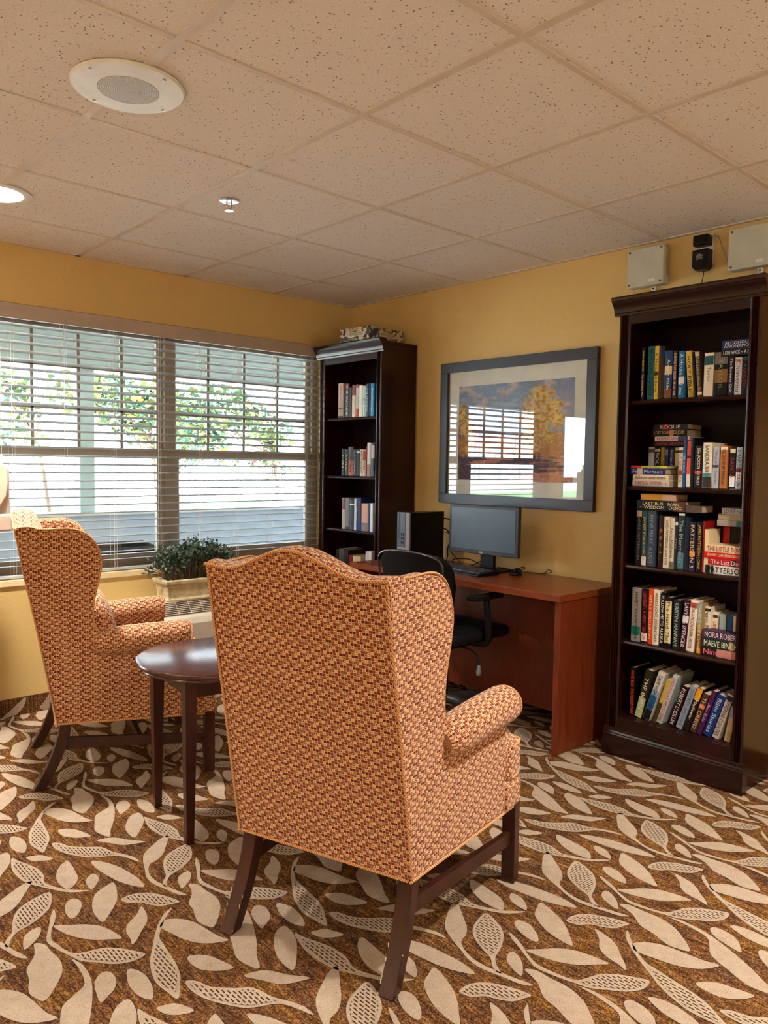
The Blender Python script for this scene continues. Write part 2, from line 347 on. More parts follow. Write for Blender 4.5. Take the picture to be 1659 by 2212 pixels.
# ceiling: tiles with a T-bar grid
struct('ceiling', B(X0-T, X1+T, Y0-T, Y1+T, H, H+.08), M['tile'])
GX = [-.641-.6096*k for k in range(10)]; GY = [-.453-.6096*k for k in range(11)]
bm = bmesh.new(); g = .0125
for x in GX:
    if x > X0: box(bm, x-g, x+g, Y0, Y1, H-.004, H+.001)
for y in GY:
    if y > Y0: box(bm, X0, X1, y-g*.72, y+g*.72, H-.003, H+.001)
struct('trim_1', bm, M['grid'])
bm = bmesh.new(); w = .022
box(bm, X0, X1, Y1-w, Y1, H-.004, H+.001); box(bm, X1-w, X1, Y0, Y1, H-.004, H+.001); box(bm, X0, X0+w, Y0, Y1, H-.004, H+.001); box(bm, X0, X1, Y0, Y0+w, H-.004, H+.001)
struct('trim_2', bm, M['grid'])
# carpet baseboard with the same leaves
def leafpoly(bm, pts, M4, mi):
    bm.faces.new([bm.verts.new(M4 @ Vector((a, b, 0))) for a, b in crom(pts, 3)]).material_index = mi
BH = .092
def baseboard(name, x0, x1, side):
    bm = bmesh.new()
    rnd = random.Random(3)
    if side == 'back':
        box(bm, x0, x1, -.008, -.0005, .001, BH, 0); mk = lambda c: Matrix(((1, 0, 0, c), (0, 0, 1, -.0092), (0, 1, 0, 0), (0, 0, 0, 1)))
    else:
        box(bm, -.008, -.0005, x0, x1, .001, BH, 0); mk = lambda c: Matrix(((0, 0, 1, -.0092), (1, 0, 0, c), (0, 1, 0, 0), (0, 0, 0, 1)))
    c = x0+.08; k = 0
    while c < x1-.12:
        if k % 2: pts = [(-.05, .004), (-.02, .03), (.03, .07), (.06, .09), (.055, .055), (.03, .02), (0, .004)]
        else: pts = [(-.045, .02), (-.02, .05), (.01, .088), (.045, .09), (.03, .05), (.01, .012), (-.02, .004)]
        leafpoly(bm, pts, mk(c), 2 if k % 3 == 0 else 1); c += .155+.03*rnd.random(); k += 1
    o = obj_keep(name, bm, [M['carpet'], M['leaf'], M['hatch']]); o['kind'] = 'structure'
baseboard('baseboard_back', X0, -.32, 'back'); baseboard('baseboard_right', Y0, -2.88, 'right')

# window 1: two double-hung sashes behind the blind
def window(name, x0, x1, z0, z1, sashes, yf=.10):
    bm = bmesh.new(); f = .045; m = M['vinyl']
    box(bm, x0, x1, yf-.03, yf+.045, z1-f, z1); box(bm, x0, x1, yf-.03, yf+.045, z0, z0+f)
    box(bm, x0, x0+f, yf-.03, yf+.045, z0+f, z1-f); box(bm, x1-f, x1, yf-.03, yf+.045, z0+f, z1-f)
    n = len(sashes)
    fr = struct(name, bm, m, bevel=.003)
    for i, (a, b) in enumerate(sashes):
        zm = 1.35 if z0 > .5 else (z0+z1)/2
        for up in (1, 0):
            za, zb = (zm-.005, z1-f) if up else (z0+f, zm+.028)
            y = yf+.012 if up else yf-.014; s = .036 if up else .045
            bm = bmesh.new(); box(bm, a, b, y-.012, y+.012, zb-s, zb); box(bm, a, b, y-.012, y+.012, za, za+s); box(bm, a, a+s, y-.012, y+.012, za+s, zb-s); box(bm, b-s, b, y-.012, y+.012, za+s, zb-s)
            so = obj('window_sash', bm, m, fr, bevel=.002)
            if up and n > 1:
                bm = bmesh.new()
                for k in (1, 2, 3):
                    xx = a+(b-a)*k/4; box(bm, xx-.008, xx+.008, y-.006, y+.006, za+s, zb-s)
                for zz in (za+s+(zb-za-2*s)*.33, za+s+(zb-za-2*s)*.69): box(bm, a+s, b-s, y-.006, y+.006, zz-.008, zz+.008)
                obj('muntin_bars', bm, plain((.30, .26, .20), .5), so)
            obj('window_pane', B(a+s, b-s, y-.002, y+.002, za+s, zb-s), M['glass'], so)
    return fr
window('window_1', OX0, OX1, OZ0, OZ1, [(OX0+.045, -1.335), (-1.285, OX1-.045)])
bm = B(-1.335, -1.285, .07, .145, OZ0+.045, OZ1-.045); struct('trim_3', bm, M['vinyl'])
window('window_2', DX0, DX1, DZ0, DZ1, [(DX0+.045, DX1-.045)])
# painted sill / stool below the blind
struct('trim_4', B(OX0-.02, OX1+.02, -.012, .07, OZ0-.03, OZ0+.004), plain((.80, .62, .34), .5), bevel=.004)

# horizontal blind
bl = thing('window_blind', 'wide white horizontal slat blind hanging in the double window, slats open', 'blind', (0, 0, 0))
bx0, bx1 = OX0+.012, OX1-.012; yb = .032
obj('valance', B(bx0-.004, bx1+.004, -.012, .006, 2.008, OZ1-.003), plain((.42, .34, .28), .5), bl, bevel=.003)
obj('headrail', B(bx0, bx1, .008, .058, 2.018, OZ1-.012), M['slat'], bl)
bm = bmesh.new(); zs = []; z = 1.985
while z > OZ0+.035: zs.append(z); z -= .0437
for z in zs:
    n = 6; rows = []
    for k in range(n+1):
        t = k/n-.5; y = yb+t*.05*math.cos(.18); zz = z-t*.05*math.sin(.18)+.0022*(1-4*t*t)
        rows.append((y, zz))
    up = [(y, a+.0013) for y, a in rows]; dn = [(y, a-.0013) for y, a in rows][::-1]
    prism(bm, up+dn, bx0+.006, bx1-.006, 'x')
obj('slats', bm, M['slat'], bl, smooth=40)
obj('bottom_rail', B(bx0+.006, bx1-.006, yb-.026, yb+.026, OZ0+.008, OZ0+.024), M['slat'], bl, bevel=.003)
bm = bmesh.new()
for x in (-2.19, -1.93, -1.665, -1.405, -1.145, -.89, -.63, -.37):
    for dy in (-.027, .027): tube(bm, [(x, yb+dy, OZ0+.02), (x, yb+dy, 2.02)], .0011, 5)
    tube(bm, [(x+.012, yb-.03, OZ0+.02), (x+.012, yb-.03, 2.02)], .0008, 5)
obj('ladder_cords', bm, plain((.66, .64, .60), .8), bl)
bm = bmesh.new()
for x in (-2.262, -2.252, -2.244): tube(bm, [(x, -.004, 1.30), (x+.002, -.004, 1.7), (x, -.002, 2.02)], .0011, 5)
obj('lift_cords', bm, plain((.70, .68, .62), .8), bl)

# ================================================================== outside
grey = plain((.30, .34, .38), .8)
struct('trim_5', B(-9, 9, T+.01, 2.7, -.16, -.02), plain((.28, .30, .33), .85))                     # porch slab
struct('trim_6', B(-9, 9, T+.01, 2.72, 2.44, 2.52), plain((.80, .78, .62), .8))                     # porch ceiling
struct('trim_7', B(-9, 9, 2.30, 2.52, 2.06, 2.44), plain((.30, .38, .42), .8))                      # porch beam
struct('wall_sun_block', box(B(T+.005, 14, 0, T, -.1, 2.9), -16, X0-T-.005, 0, T, -.1, 2.9), plain((.55, .50, .42), .8))  # unseen wall added to keep the sun off the porch beam
struct('roof_sun_block', B(-16, 14, -9, 2.9, 2.9, 3.0), plain((.25, .22, .2), .9))  # unseen slab added to block sun coming over the house
struct('wall_porch', B(-9, 9, 2.34, 2.50, -.02, .845), plain((.33, .40, .54), .9), )
struct('trim_8', B(-9, 9, 2.31, 2.53, .845, .870), plain((.55, .56, .58), .8))
for k, px in enumerate((-5.9, -3.38, -.89, 1.72)):
    po = obj('porch_post', B(px-.064, px+.064, 2.355, 2.483, .870, 2.06), plain((.34, .46, .52), .8), bevel=.006)
    tag(po, ['porch post outside far left, out past the dispenser', 'porch post outside, left of the wide blind', 'pale porch post outside behind the left half of the blind', 'porch post outside, right of the corner bookcase'][k], 'post', 'posts of the porch')
struct('ground', B(-40, 60, 2.53, 15, -.12, -.05), plain((.62, .60, .56), .9))
tag(obj('lawn', B(-40, 60, 15, 21, -.1, -.03), plain((.18, .42, .16), .95, vary=.25)), 'strip of green lawn beyond the porch wall', 'lawn', kind='stuff')
struct('road', B(-60, 90, 21, 75, -.12, -.05), plain((.66, .66, .68), .9))
lg = [plain(c, .6) for c in ((.035, .10, .025), (.09, .14, .02), (.015, .06, .035), (.18, .18, .02), (.025, .09, .06))]
red = plain((.30, .03, .05), .6); bark = plain((.16, .11, .07), .9)
def leafclump(bm, c, r, n, rnd, s=.07, mats=5, flat=1.0):
    for _ in range(n):
        while 1:
            p = Vector((rnd.uniform(-1, 1), rnd.uniform(-1, 1), rnd.uniform(-1, 1)))
            if p.length < 1: break
        p = Vector((c[0]+p.x*r, c[1]+p.y*r, c[2]+p.z*r*flat)); a = Vector((rnd.gauss(0, 1), rnd.gauss(0, 1), rnd.gauss(0, .6))).normalized()
        b = a.cross(Vector((rnd.gauss(0, 1), rnd.gauss(0, 1), rnd.gauss(0, 1)))).normalized(); L = s*rnd.uniform(.7, 1.3)
        v = [bm.verts.new(p+a*u*L+b*w*L) for u, w in ((0, 0), (.35, .26), (.8, .2), (1, 0), (.8, -.2), (.35, -.26))]
        bm.faces.new(v).material_index = rnd.randrange(mats)
def tree(name, label, x, y, h, clumps, s=.09, seed=1, mats=5, extra=None, trunk_r=.07, cat='tree', group='trees outside the window'):
    rnd = random.Random(seed); t = thing(name, label, cat, (x, y, -.05), 0, group)
    bm = bmesh.new(); tube(bm, [(0, 0, 0), (.05, 0, h*.3), (-.04, .05, h*.6), (.05, 0, h*.85)], [trunk_r, trunk_r*.8, trunk_r*.6, trunk_r*.3], 8)
    for (cx, cy, cz, r, n) in clumps:
        tube(bm, [(-.02, 0, min(h*.55, cz*.75)), (cx*.5, cy*.5, cz*.85), (cx, cy, cz)], [trunk_r*.4, trunk_r*.25, .008], 6)
    obj('trunk', bm, bark, t)
    bm = bmesh.new()
    for (cx, cy, cz, r, n) in clumps: leafclump(bm, (cx, cy, cz), r, n, rnd, s, mats)
    o = obj_keep('foliage', bm, lg+[red]); o.parent = t; o['kind'] = 'stuff'
    return t
tree('maple_tree', 'leafy tree outside, its foliage filling the blind left of the centre mullion', 1.28, 5.6, 3.0, [(-.9, -.3, 2.06, .30, 228), (-.55, 0, 2.16, .34, 285), (-.2, .1, 1.98, .30, 228), (.15, 0, 2.12, .36, 323), (.30, -.1, 1.80, .26, 133), (-.35, 0, 1.78, .2, 68), (-1.15, 0, 2.2, .26, 114), (-.4, .3, 2.5, .5, 171), (.1, 0, 1.62, .16, 34)], .10, 2, trunk_r=.045)
tree('young_tree', 'small broad-leaved tree outside, seen left of the pale porch post', -.62, 4.2, 2.7, [(-.30, 0, 2.05, .18, 76), (-.12, .1, 1.88, .15, 57), (-.5, 0, 2.16, .22, 68), (-.2, 0, 1.74, .12, 30)], .09, 3, trunk_r=.03)
tree('spreading_tree', 'yellow-green tree outside in the right half of the blind', 3.75, 6.4, 3.2, [(-1.65, 0, 2.16, .34, 247), (-1.25, 0, 1.98, .36, 266), (-.8, 0, 2.2, .36, 285), (-.4, 0, 2.0, .34, 228), (-1.5, 0, 1.72, .26, 114), (0, 0, 1.85, .3, 152), (-.1, 0, 1.5, .22, 76), (-.9, .2, 2.7, .5, 171), (-1.1, 0, 1.6, .25, 76)], .11, 4, trunk_r=.045)
tree('evergreen_tree', 'dark dense evergreen outside low in the right half', 3.15, 8.6, 2.1, [(0, 0, 1.72, .34, 1080), (-.3, 0, 1.6, .26, 600), (.32, 0, 1.58, .3, 660), (0, .2, 1.98, .2, 312), (0, 0, 1.35, .2, 240)], .05, 5, mats=3, trunk_r=.04)
tree('flowering_shrub', 'shrub outside with red flowers by the right blind slats', 2.35, 4.9, 1.6, [(0, 0, 1.38, .10, 95), (.35, 0, 1.38, .11, 95), (.55, 0, 1.27, .08, 57), (-.25, 0, 1.38, .07, 49), (.3, 0, 1.16, .06, 34), (-.5, 0, 1.40, .07, 45)], .045, 6, mats=6, cat='shrub', trunk_r=.008, group='shrubs outside the window')
tree('distant_shrub', 'hazy blue-green shrub far outside at the left of the blind', 1.0, 12.0, 2.2, [(-.4, 0, 1.85, .3, 114), (.3, 0, 1.85, .3, 114), (.9, 0, 1.7, .3, 76)], .14, 8, cat='shrub', trunk_r=.02, group='shrubs outside the window')
tag(obj('sign_post', B(4.18, 4.34, 10, 10.12, -.05, 1.42), plain((.30, .30, .48), .6), bevel=.01), 'slim violet post standing outside on the far lawn', 'post')
bb = thing('porch_cabinet', 'black rounded box standing on the porch behind the lower blind', 'box', (-1.50, .68, .015))
bm = bmesh.new(); prism(bm, [(-.36, 0), (.42, 0), (.42, .66), (.38, .74), (.28, .785), (-.28, .785), (-.36, .74)], -.10, .10, 'y'); obj('shell', bm, M['blackmatte'], bb, bevel=.03, seg=4)
bm = bmesh.new()
for k in range(7): box(bm, -.33, .38, -.112, -.098, .12+k*.075, .15+k*.075)
obj('louvres', bm, plain((.03, .03, .035), .4), bb)

# kind, case, shelf, z, front x, left y, right y, height/thickness, lean, cover, ink, lettering, look, panels
BOOKS = [
('V', 'r', 'top shelf', 1.612, -0.262, -2.3346, -2.3503, 0.231, 0, '0b0a0c', 'e8e4e0', 'JOHN GRISHAM  The Innocent Man', 'thin black hardcover with white lettering, leftmost', []),
('V', 'r', 'top shelf', 1.612, -0.262, -2.3658, -2.3955, 0.232, 0, '1a5a66', '0c2c33', 'BELVA PLAIN - HARVEST', 'tall teal hardcover with dark serif lettering', []),
('V', 'r', 'top shelf', 1.612, -0.262, -2.3974, -2.4164, 0.23, 0, 'd8b93a', '2b1a08', 'A Thousand Acres', 'tall yellow spine with small dark lettering', [(0.45, 0.52, '6a2f10')]),
('V', 'r', 'top shelf', 1.612, -0.262, -2.4202, -2.442, 0.227, 0, '3a1c0c', 'd9c9a0', '', 'brown and navy jacket behind the yellow spine', [(0.78, 1, '14254a')]),
('V', 'r', 'top shelf', 1.612, -0.262, -2.4443, -2.4792, 0.205, 0, '1c3f74', 'f2ecd8', 'Angelic Pride', 'navy and cream patchwork spine with white script', [(0.5, 0.68, 'e6d3a0'), (0.02, 0.2, '7a4a28')]),
('V', 'r', 'top shelf', 1.612, -0.262, -2.4847, -2.5012, 0.202, 0, '3a1f14', 'efe6d8', '50 BATTLES THAT DECIDED THE CIVIL WAR', 'narrow dark brown spine with white capitals', []),
('V', 'r', 'top shelf', 1.612, -0.262, -2.5092, -2.5346, 0.198, 0, '1f6fae', 'cfe6f5', 'A House in Time', 'bright blue spine with pale script', [(0.3, 0.45, 'e8eef2')]),
('V', 'r', 'top shelf', 1.612, -0.262, -2.5352, -2.5432, 0.088, 0, '12508a', '12508a', '', 'short blue booklet beside the yellow bible', []),
('V', 'r', 'top shelf', 1.612, -0.262, -2.556, -2.5801, 0.194, 0.018, 'd6b44a', '15110c', 'HOLY BIBLE', 'yellow gold spine reading BIBLE, leaning left', [(0.02, 0.12, 'b08c2a')]),
('V', 'r', 'top shelf', 1.612, -0.262, -2.5823, -2.5924, 0.188, 0.018, '14100e', '14100e', '', 'thin black spine right of the yellow bible', []),
('V', 'r', 'top shelf', 1.612, -0.262, -2.5977, -2.6168, 0.187, 0.02, '4a3a34', 'c9b8a8', 'A Field Guide to Western Birds', 'brown spine with small white panel at foot', [(0.04, 0.1, 'efe6e0'), (0.9, 1, 'c9c2b4')]),
('V', 'r', 'top shelf', 1.612, -0.262, -2.6207, -2.6598, 0.179, 0, 'e9dfcc', '4a3a2c', 'Taylor', 'thick cream spine with a dark teal emblem', [(0.72, 0.93, '1d5560')]),
('V', 'r', 'top shelf', 1.612, -0.262, -2.6638, -2.7194, 0.178, 0, '0c0b0c', '9a9384', 'TAYLOR', 'black cover with grey band and small orange picture', [(0.72, 1, '6f6a60'), (0.3, 0.6, '8a6424')]),
('V', 'r', 'top shelf', 1.612, -0.262, -2.7227, -2.7431, 0.156, 0, '241a2c', 'e6e0ee', 'The Runaway Quilt', 'dark purple spine with white lettering under the stack', []),
('V', 'r', 'top shelf', 1.612, -0.262, -2.7483, -2.7756, 0.15, 0, 'cfccd4', '55505a', 'Chiaverini', 'pale grey spine with an orange band at top', [(0.88, 0.95, 'c98a4a')]),
('V', 'r', 'top shelf', 1.612, -0.262, -2.7788, -2.798, 0.151, 0, '17171e', 'a02c30', 'A QUILTER', 'black spine with red capitals at the right end', [(0.9, 1, '2d5560')]),
('H', 'r', 'top shelf', 1.7696, -0.268, -2.6918, -2.836, 0.0263, 0, '15151a', 'efece6', 'LORI WICK ~ A Place', 'black paperback lying flat with white lettering', []),
('H', 'r', 'top shelf', 1.7965, -0.268, -2.6936, -2.836, 0.0361, 0, '15306e', 'f0e6d6', 'ALCOHOLICS\nANONYMOUS', 'navy blue book lying on top of the black one', []),
('V', 'r', 'second shelf', 1.232, -0.15, -2.3219, -2.3498, 0.176, 0, 'b9bcc8', 'a83a34', '', 'pale spine with red script, upright behind the stack', [(0.85, 0.95, '50545c')]),
('V', 'r', 'second shelf', 1.232, -0.15, -2.3526, -2.3786, 0.175, 0, '17130f', 'c9c2b0', 'BOLTON', 'black spine with round emblem, upright behind the stack', [(0.88, 0.95, 'c0b8a4')]),
('V', 'r', 'second shelf', 1.232, -0.15, -2.3817, -2.3988, 0.173, 0, 'a8963a', '15120c', 'TIMES', 'black and yellow spine, upright behind the stack', []),
('V', 'r', 'second shelf', 1.232, -0.15, -2.4012, -2.4159, 0.172, 0, '2c3266', 'd8b8a8', '', 'violet blue narrow spine, upright behind the stack', [(0.8, 0.95, '8a90b8')]),
('V', 'r', 'second shelf', 1.232, -0.15, -2.4189, -2.4469, 0.172, 0, '141c44', 'c4d4ee', 'fernando pessoa', 'navy spine with pale blue lettering, behind the stack', []),
('V', 'r', 'second shelf', 1.232, -0.15, -2.4499, -2.4808, 0.172, 0, 'e2cda0', '2c2018', '', 'cream spine with small black mark, behind the stack', [(0.86, 0.93, '1c1614')]),
('V', 'r', 'second shelf', 1.232, -0.262, -2.5244, -2.5418, 0.17, 0, 'dcd0b8', '8a6a50', 'SUE GRAFTON', 'cream spine with a red figure low down', [(0.3, 0.42, 'a02a20'), (0.86, 0.93, '1c1614')]),
('V', 'r', 'second shelf', 1.232, -0.262, -2.544, -2.557, 0.202, 0, '1f4f8a', 'bcd0ea', 'THE SHACK', 'tall narrow blue spine', [(0.6, 0.66, '4a90c4')]),
('V', 'r', 'second shelf', 1.232, -0.262, -2.5606, -2.5778, 0.198, 0, '3a2522', 'e2604c', '', 'spine with coral oval panels and a white foot', [(0.02, 0.28, 'e8e0cc'), (0.28, 0.62, 'e05a48'), (0.68, 1, 'c0503f')]),
('V', 'r', 'second shelf', 1.232, -0.262, -2.5792, -2.5913, 0.21, 0, '0e0e10', '9a9aa0', '', 'tall black spine left of the black and red one', []),
('V', 'r', 'second shelf', 1.232, -0.262, -2.5955, -2.6279, 0.176, 0, '1a100e', 'f0ece4', 'LISA JACKSON  DISTRUST', 'black thriller with white capitals and a red patch', [(0.33, 0.4, 'c03a20')]),
('V', 'r', 'second shelf', 1.232, -0.262, -2.6306, -2.6686, 0.189, 0, 'efe3c8', '3c3630', 'SANDRA BROWN', 'tall cream spine with grey capitals and teal foot', [(0.24, 0.33, '5aa0a0'), (0.0, 0.24, '3a3430')]),
('V', 'r', 'second shelf', 1.232, -0.262, -2.6737, -2.6975, 0.172, 0, 'b4b8c4', '666a78', 'Nicholas Sparks', 'pale grey blue spine with tiny landscape', [(0.5, 0.56, '3a3a40')]),
('V', 'r', 'second shelf', 1.232, -0.262, -2.7043, -2.7327, 0.175, 0, 'b8743c', '2a140a', 'THE HOUSE AT MIDNIGHT', 'copper brown spine with dark lettering', [(0.9, 0.97, 'efe0cc')]),
('V', 'r', 'second shelf', 1.232, -0.262, -2.7433, -2.7657, 0.169, 0, '181014', 'a8343c', 'SANTA', 'black and red spine with white barcode sticker', [(0.05, 0.3, 'efece6'), (0.86, 0.96, 'd8c8a0')]),
('V', 'r', 'second shelf', 1.232, -0.262, -2.7696, -2.7917, 0.168, 0, 'b6c6d6', '3a4450', 'SHARON SALA', 'pale blue spine with barcode sticker, rightmost', [(0.18, 0.4, 'efece6'), (0.4, 0.5, '8a2a30')]),
('H', 'r', 'second shelf', 1.2326, -0.268, -2.3136, -2.4889, 0.0253, 0, 'c9c2b6', 'b0302c', 'THIRTEEN  WOMEN   6', 'white paperback with red lettering, bottom of low stack', []),
('H', 'r', 'second shelf', 1.2585, -0.268, -2.3146, -2.4842, 0.0239, 0, 'e6d6b8', '3a2a20', 'debbie macomber navarro', 'cream paperback second from bottom of low stack', []),
('H', 'r', 'second shelf', 1.283, -0.268, -2.3022, -2.4682, 0.0269, 0, '1e2a6a', 'b8c4ea', 'Fern Michaels', 'navy paperback with white picture in low stack', [(0.2, 0.36, 'c8b8b0')]),
('H', 'r', 'second shelf', 1.3105, -0.268, -2.3042, -2.4749, 0.0109, 0, 'a8b040', '30301a', '', 'thin red and yellow green book atop the low stack', [(0, 0.28, 'c03a30'), (0.82, 1, 'd8c838')]),
('H', 'r', 'second shelf', 1.4096, -0.205, -2.3729, -2.5337, 0.0214, 0, '1a1014', 'c03a38', 'TOM WOOD : LINE OF ATTACK', 'black paperback with red capitals, bottom of upper stack', []),
('H', 'r', 'second shelf', 1.4316, -0.205, -2.3799, -2.5401, 0.0206, 0, 'd0b8a0', '6a5ab0', 'ROBERTS WINDOW', 'peach and white paperback with violet oval label', [(0.68, 0.95, '2c1a3a')]),
('H', 'r', 'second shelf', 1.4528, -0.205, -2.3661, -2.528, 0.0285, 0, '14100e', 'c8a87a', 'LOST ROGUE  DE JOUS', 'dark paperback with gold lettering in upper stack', [(0.5, 0.62, 'b8685a')]),
('H', 'r', 'second shelf', 1.4819, -0.205, -2.3721, -2.5287, 0.0228, 0, '120e10', 'd8d0cc', 'ROGUE', 'black paperback with white and red lettering, topmost', [(0.26, 0.48, '7a1818')]),
('V', 'r', 'middle shelf', 0.878, -0.262, -2.3368, -2.3626, 0.245, 0, '0a0a0c', '6a7078', 'JAMES PATTERSON', 'black spine with faded grey capitals, leftmost', [(0.88, 1, 'b08a78')]),
('V', 'r', 'middle shelf', 0.878, -0.262, -2.365, -2.3886, 0.246, 0, '1a4a50', 'e0a03a', 'JANET EVANOVICH', 'teal spine with orange capitals and white foot', [(0, 0.16, 'd8d4cc')]),
('V', 'r', 'middle shelf', 0.878, -0.262, -2.3933, -2.4297, 0.246, 0, '3a4656', '8a94a4', 'ANNE PERRY  A DISH', 'thick slate blue spine with grey capitals', []),
('V', 'r', 'middle shelf', 0.878, -0.262, -2.4461, -2.467, 0.227, 0, '2a0f0c', 'b07a34', '+ + + +', 'dark oxblood spine with gold ornaments', []),
('V', 'r', 'middle shelf', 0.878, -0.262, -2.4693, -2.4956, 0.224, 0, 'e0d2b4', '3a3024', 'JAMES PATTERSON  JANE DOE', 'cream spine with dark capitals', []),
('V', 'r', 'middle shelf', 0.878, -0.262, -2.4978, -2.5171, 0.22, 0, 'd0c8b4', '4a4236', 'Fern Michaels', 'narrow cream and grey spine beside the first cream one', [(0.0, 0.14, '6a6a5a')]),
('V', 'r', 'middle shelf', 0.878, -0.262, -2.5194, -2.5326, 0.221, 0, '2a211e', 'c0b09a', 'TITAN', 'dark brown spine with a small light triangle', [(0.86, 0.92, 'd8cfc0')]),
('V', 'r', 'middle shelf', 0.878, -0.262, -2.5348, -2.5625, 0.242, 0, '1c2e33', '9ab0b4', 'The Mermaids', 'dark teal spine with worn white top', [(0.96, 1, 'd8d4cc'), (0.02, 0.3, '4a7a80')]),
('V', 'r', 'middle shelf', 0.878, -0.262, -2.5654, -2.5842, 0.226, 0, '141c2c', '141c2c', '', 'navy jacket cover beside the dark teal spine', []),
('V', 'r', 'middle shelf', 0.878, -0.262, -2.5871, -2.612, 0.208, 0, '161a44', 'eec060', 'PATTERSON 5', 'navy spine with gold lettering and big white 5', [(0.3, 0.4, 'd88a4a'), (0, 0.3, '20244c')]),
('V', 'r', 'middle shelf', 0.878, -0.262, -2.617, -2.6409, 0.21, 0, '0c0b0d', 'd8a83a', 'JAMES PATTERSON | CANE', 'black spine with gold capitals', []),
('V', 'r', 'middle shelf', 0.878, -0.262, -2.6434, -2.651, 0.214, 0, '8a1412', 'e0b0a0', '', 'bright red jacket behind the black spine', []),
('V', 'r', 'middle shelf', 0.878, -0.262, -2.6518, -2.6692, 0.181, 0, 'e2cf9e', '7a3a1c', '', 'small cream spine wedged before the right stacks', [(0.5, 0.58, '3a2018')]),
('V', 'r', 'middle shelf', 0.878, -0.15, -2.6523, -2.6739, 0.194, 0, '151215', 'd8d4d0', 'JAWS', 'black spine, leftmost of four above the red stack', []),
('V', 'r', 'middle shelf', 0.878, -0.15, -2.6774, -2.707, 0.194, 0, 'b81c2c', 'f0b0a8', '', 'crimson spine between black ones above the stack', []),
('V', 'r', 'middle shelf', 0.878, -0.15, -2.7091, -2.7363, 0.194, 0, '181618', '8a8a8a', '', 'charcoal spine right of the crimson one', [(0.5, 0.6, 'a02020')]),
('V', 'r', 'middle shelf', 0.878, -0.15, -2.739, -2.7652, 0.194, 0, '1a1c1c', '9aa09a', 'KISS', 'dark spine at the right end above the stack', []),
('H', 'r', 'middle shelf', 1.1261, -0.268, -2.3395, -2.5644, 0.0441, 0, '10181a', 'e8e0b8', 'LAST BUS   IVAN\n~ WISDOM   DOIG', 'black book lettered in cream lying over the row', [(0.75, 1, '5a3a28')]),
('H', 'r', 'middle shelf', 1.1708, -0.268, -2.3573, -2.5221, 0.0266, 0, 'c08c2c', '7a5a1c', '', 'yellow and tan paperback topmost on the left', [(0.62, 1, 'c0a088')]),
('H', 'r', 'middle shelf', 1.1261, -0.268, -2.5668, -2.6365, 0.0292, 0, '5a4a44', '5a4a44', '', 'grey brown page block lying right of the black book', []),
('H', 'r', 'middle shelf', 0.8786, -0.268, -2.6614, -2.836, 0.0352, 0, 'd8d4cc', '15120f', 'PATTERSON', 'black and white spine at the bottom of the stack', [(0, 0.12, '1c1a1a'), (0.14, 0.2, '1c1a1a')]),
('H', 'r', 'middle shelf', 0.9144, -0.268, -2.6754, -2.836, 0.0277, 0, 'b02028', 'f0d0c8', 'The Last Dance', 'deep red paperback second from the bottom', [(0.58, 0.7, '2a1a1a')]),
('H', 'r', 'middle shelf', 0.9427, -0.268, -2.6544, -2.836, 0.0247, 0, 'c81c20', 'f4d8a0', 'JENNIFER CHIAVERINI CHRISTMAS', 'scarlet paperback with gold Christmas lettering', []),
('H', 'r', 'middle shelf', 0.968, -0.268, -2.6555, -2.836, 0.0298, 0, 'e6c8a0', '8a3020', 'THE LITTLE TOWN', 'cream paperback lying open paged atop the reds', []),
('H', 'r', 'middle shelf', 1.0741, -0.205, -2.675, -2.836, 0.0253, 0, '3a6a6a', 'd0d8d4', '', 'teal floral paperback lowest of the top three', [(0, 0.5, 'a8a09a')]),
('H', 'r', 'middle shelf', 1.1, -0.205, -2.6797, -2.836, 0.0248, 0, 'a89878', '5a3028', '', 'tan paperback in the middle of the top three', []),
('H', 'r', 'middle shelf', 1.1254, -0.205, -2.6936, -2.836, 0.024, 0, 'c8c8cc', '5a2830', 'LOUISE MAXWELL', 'pale grey paperback topmost at the right', [(0.84, 1, '3a2c28')]),
('V', 'r', 'fourth shelf', 0.532, -0.262, -2.3286, -2.3719, 0.24, 0, '8a8480', '0c0c0c', 'JANET EVANOVICH', 'silver foil jacket with black capitals, leftmost', [(0.12, 0.28, '0f6a50')]),
('V', 'r', 'fourth shelf', 0.532, -0.262, -2.3782, -2.4066, 0.244, 0, '0e0c0e', 'c83430', 'LABYRINTH  A HENRY DENTON', 'black spine with red capitals and white sticker', [(0.03, 0.18, 'e8e4d8')]),
('V', 'r', 'fourth shelf', 0.532, -0.262, -2.4097, -2.4292, 0.245, 0, 'd84a1a', 'f4d0a0', "ASTA'S CAULDRON", 'orange spine with cream capitals', []),
('V', 'r', 'fourth shelf', 0.532, -0.262, -2.4323, -2.4608, 0.245, 0, 'e6dcc4', '3a3428', 'BRENDA JOYCE  DOUBLE TAKE', 'thick cream spine with dark grey capitals', []),
('V', 'r', 'fourth shelf', 0.532, -0.262, -2.4669, -2.4867, 0.237, 0, '0e0d10', 'f0ece4', 'FOLLOW ME TO ALASKA', 'black spine with heavy white capitals', []),
('V', 'r', 'fourth shelf', 0.532, -0.262, -2.4889, -2.5182, 0.22, 0, '0f0e1c', '5a4a20', 'The Hand That', 'navy black spine with long pale yellow panel', [(0.08, 0.92, 'e8dca0')]),
('V', 'r', 'fourth shelf', 0.532, -0.262, -2.5264, -2.5567, 0.213, 0, '1a2420', 'c8ccc0', 'KRISTIN HANNAH', 'dark green black spine with silver lettering', []),
('V', 'r', 'fourth shelf', 0.532, -0.262, -2.5589, -2.5859, 0.219, -0.016, '3a0c24', 'e8e0e4', 'LAVYRLE SPENCER', 'burgundy spine with white shell picture', [(0.55, 0.68, 'e8e4e8')]),
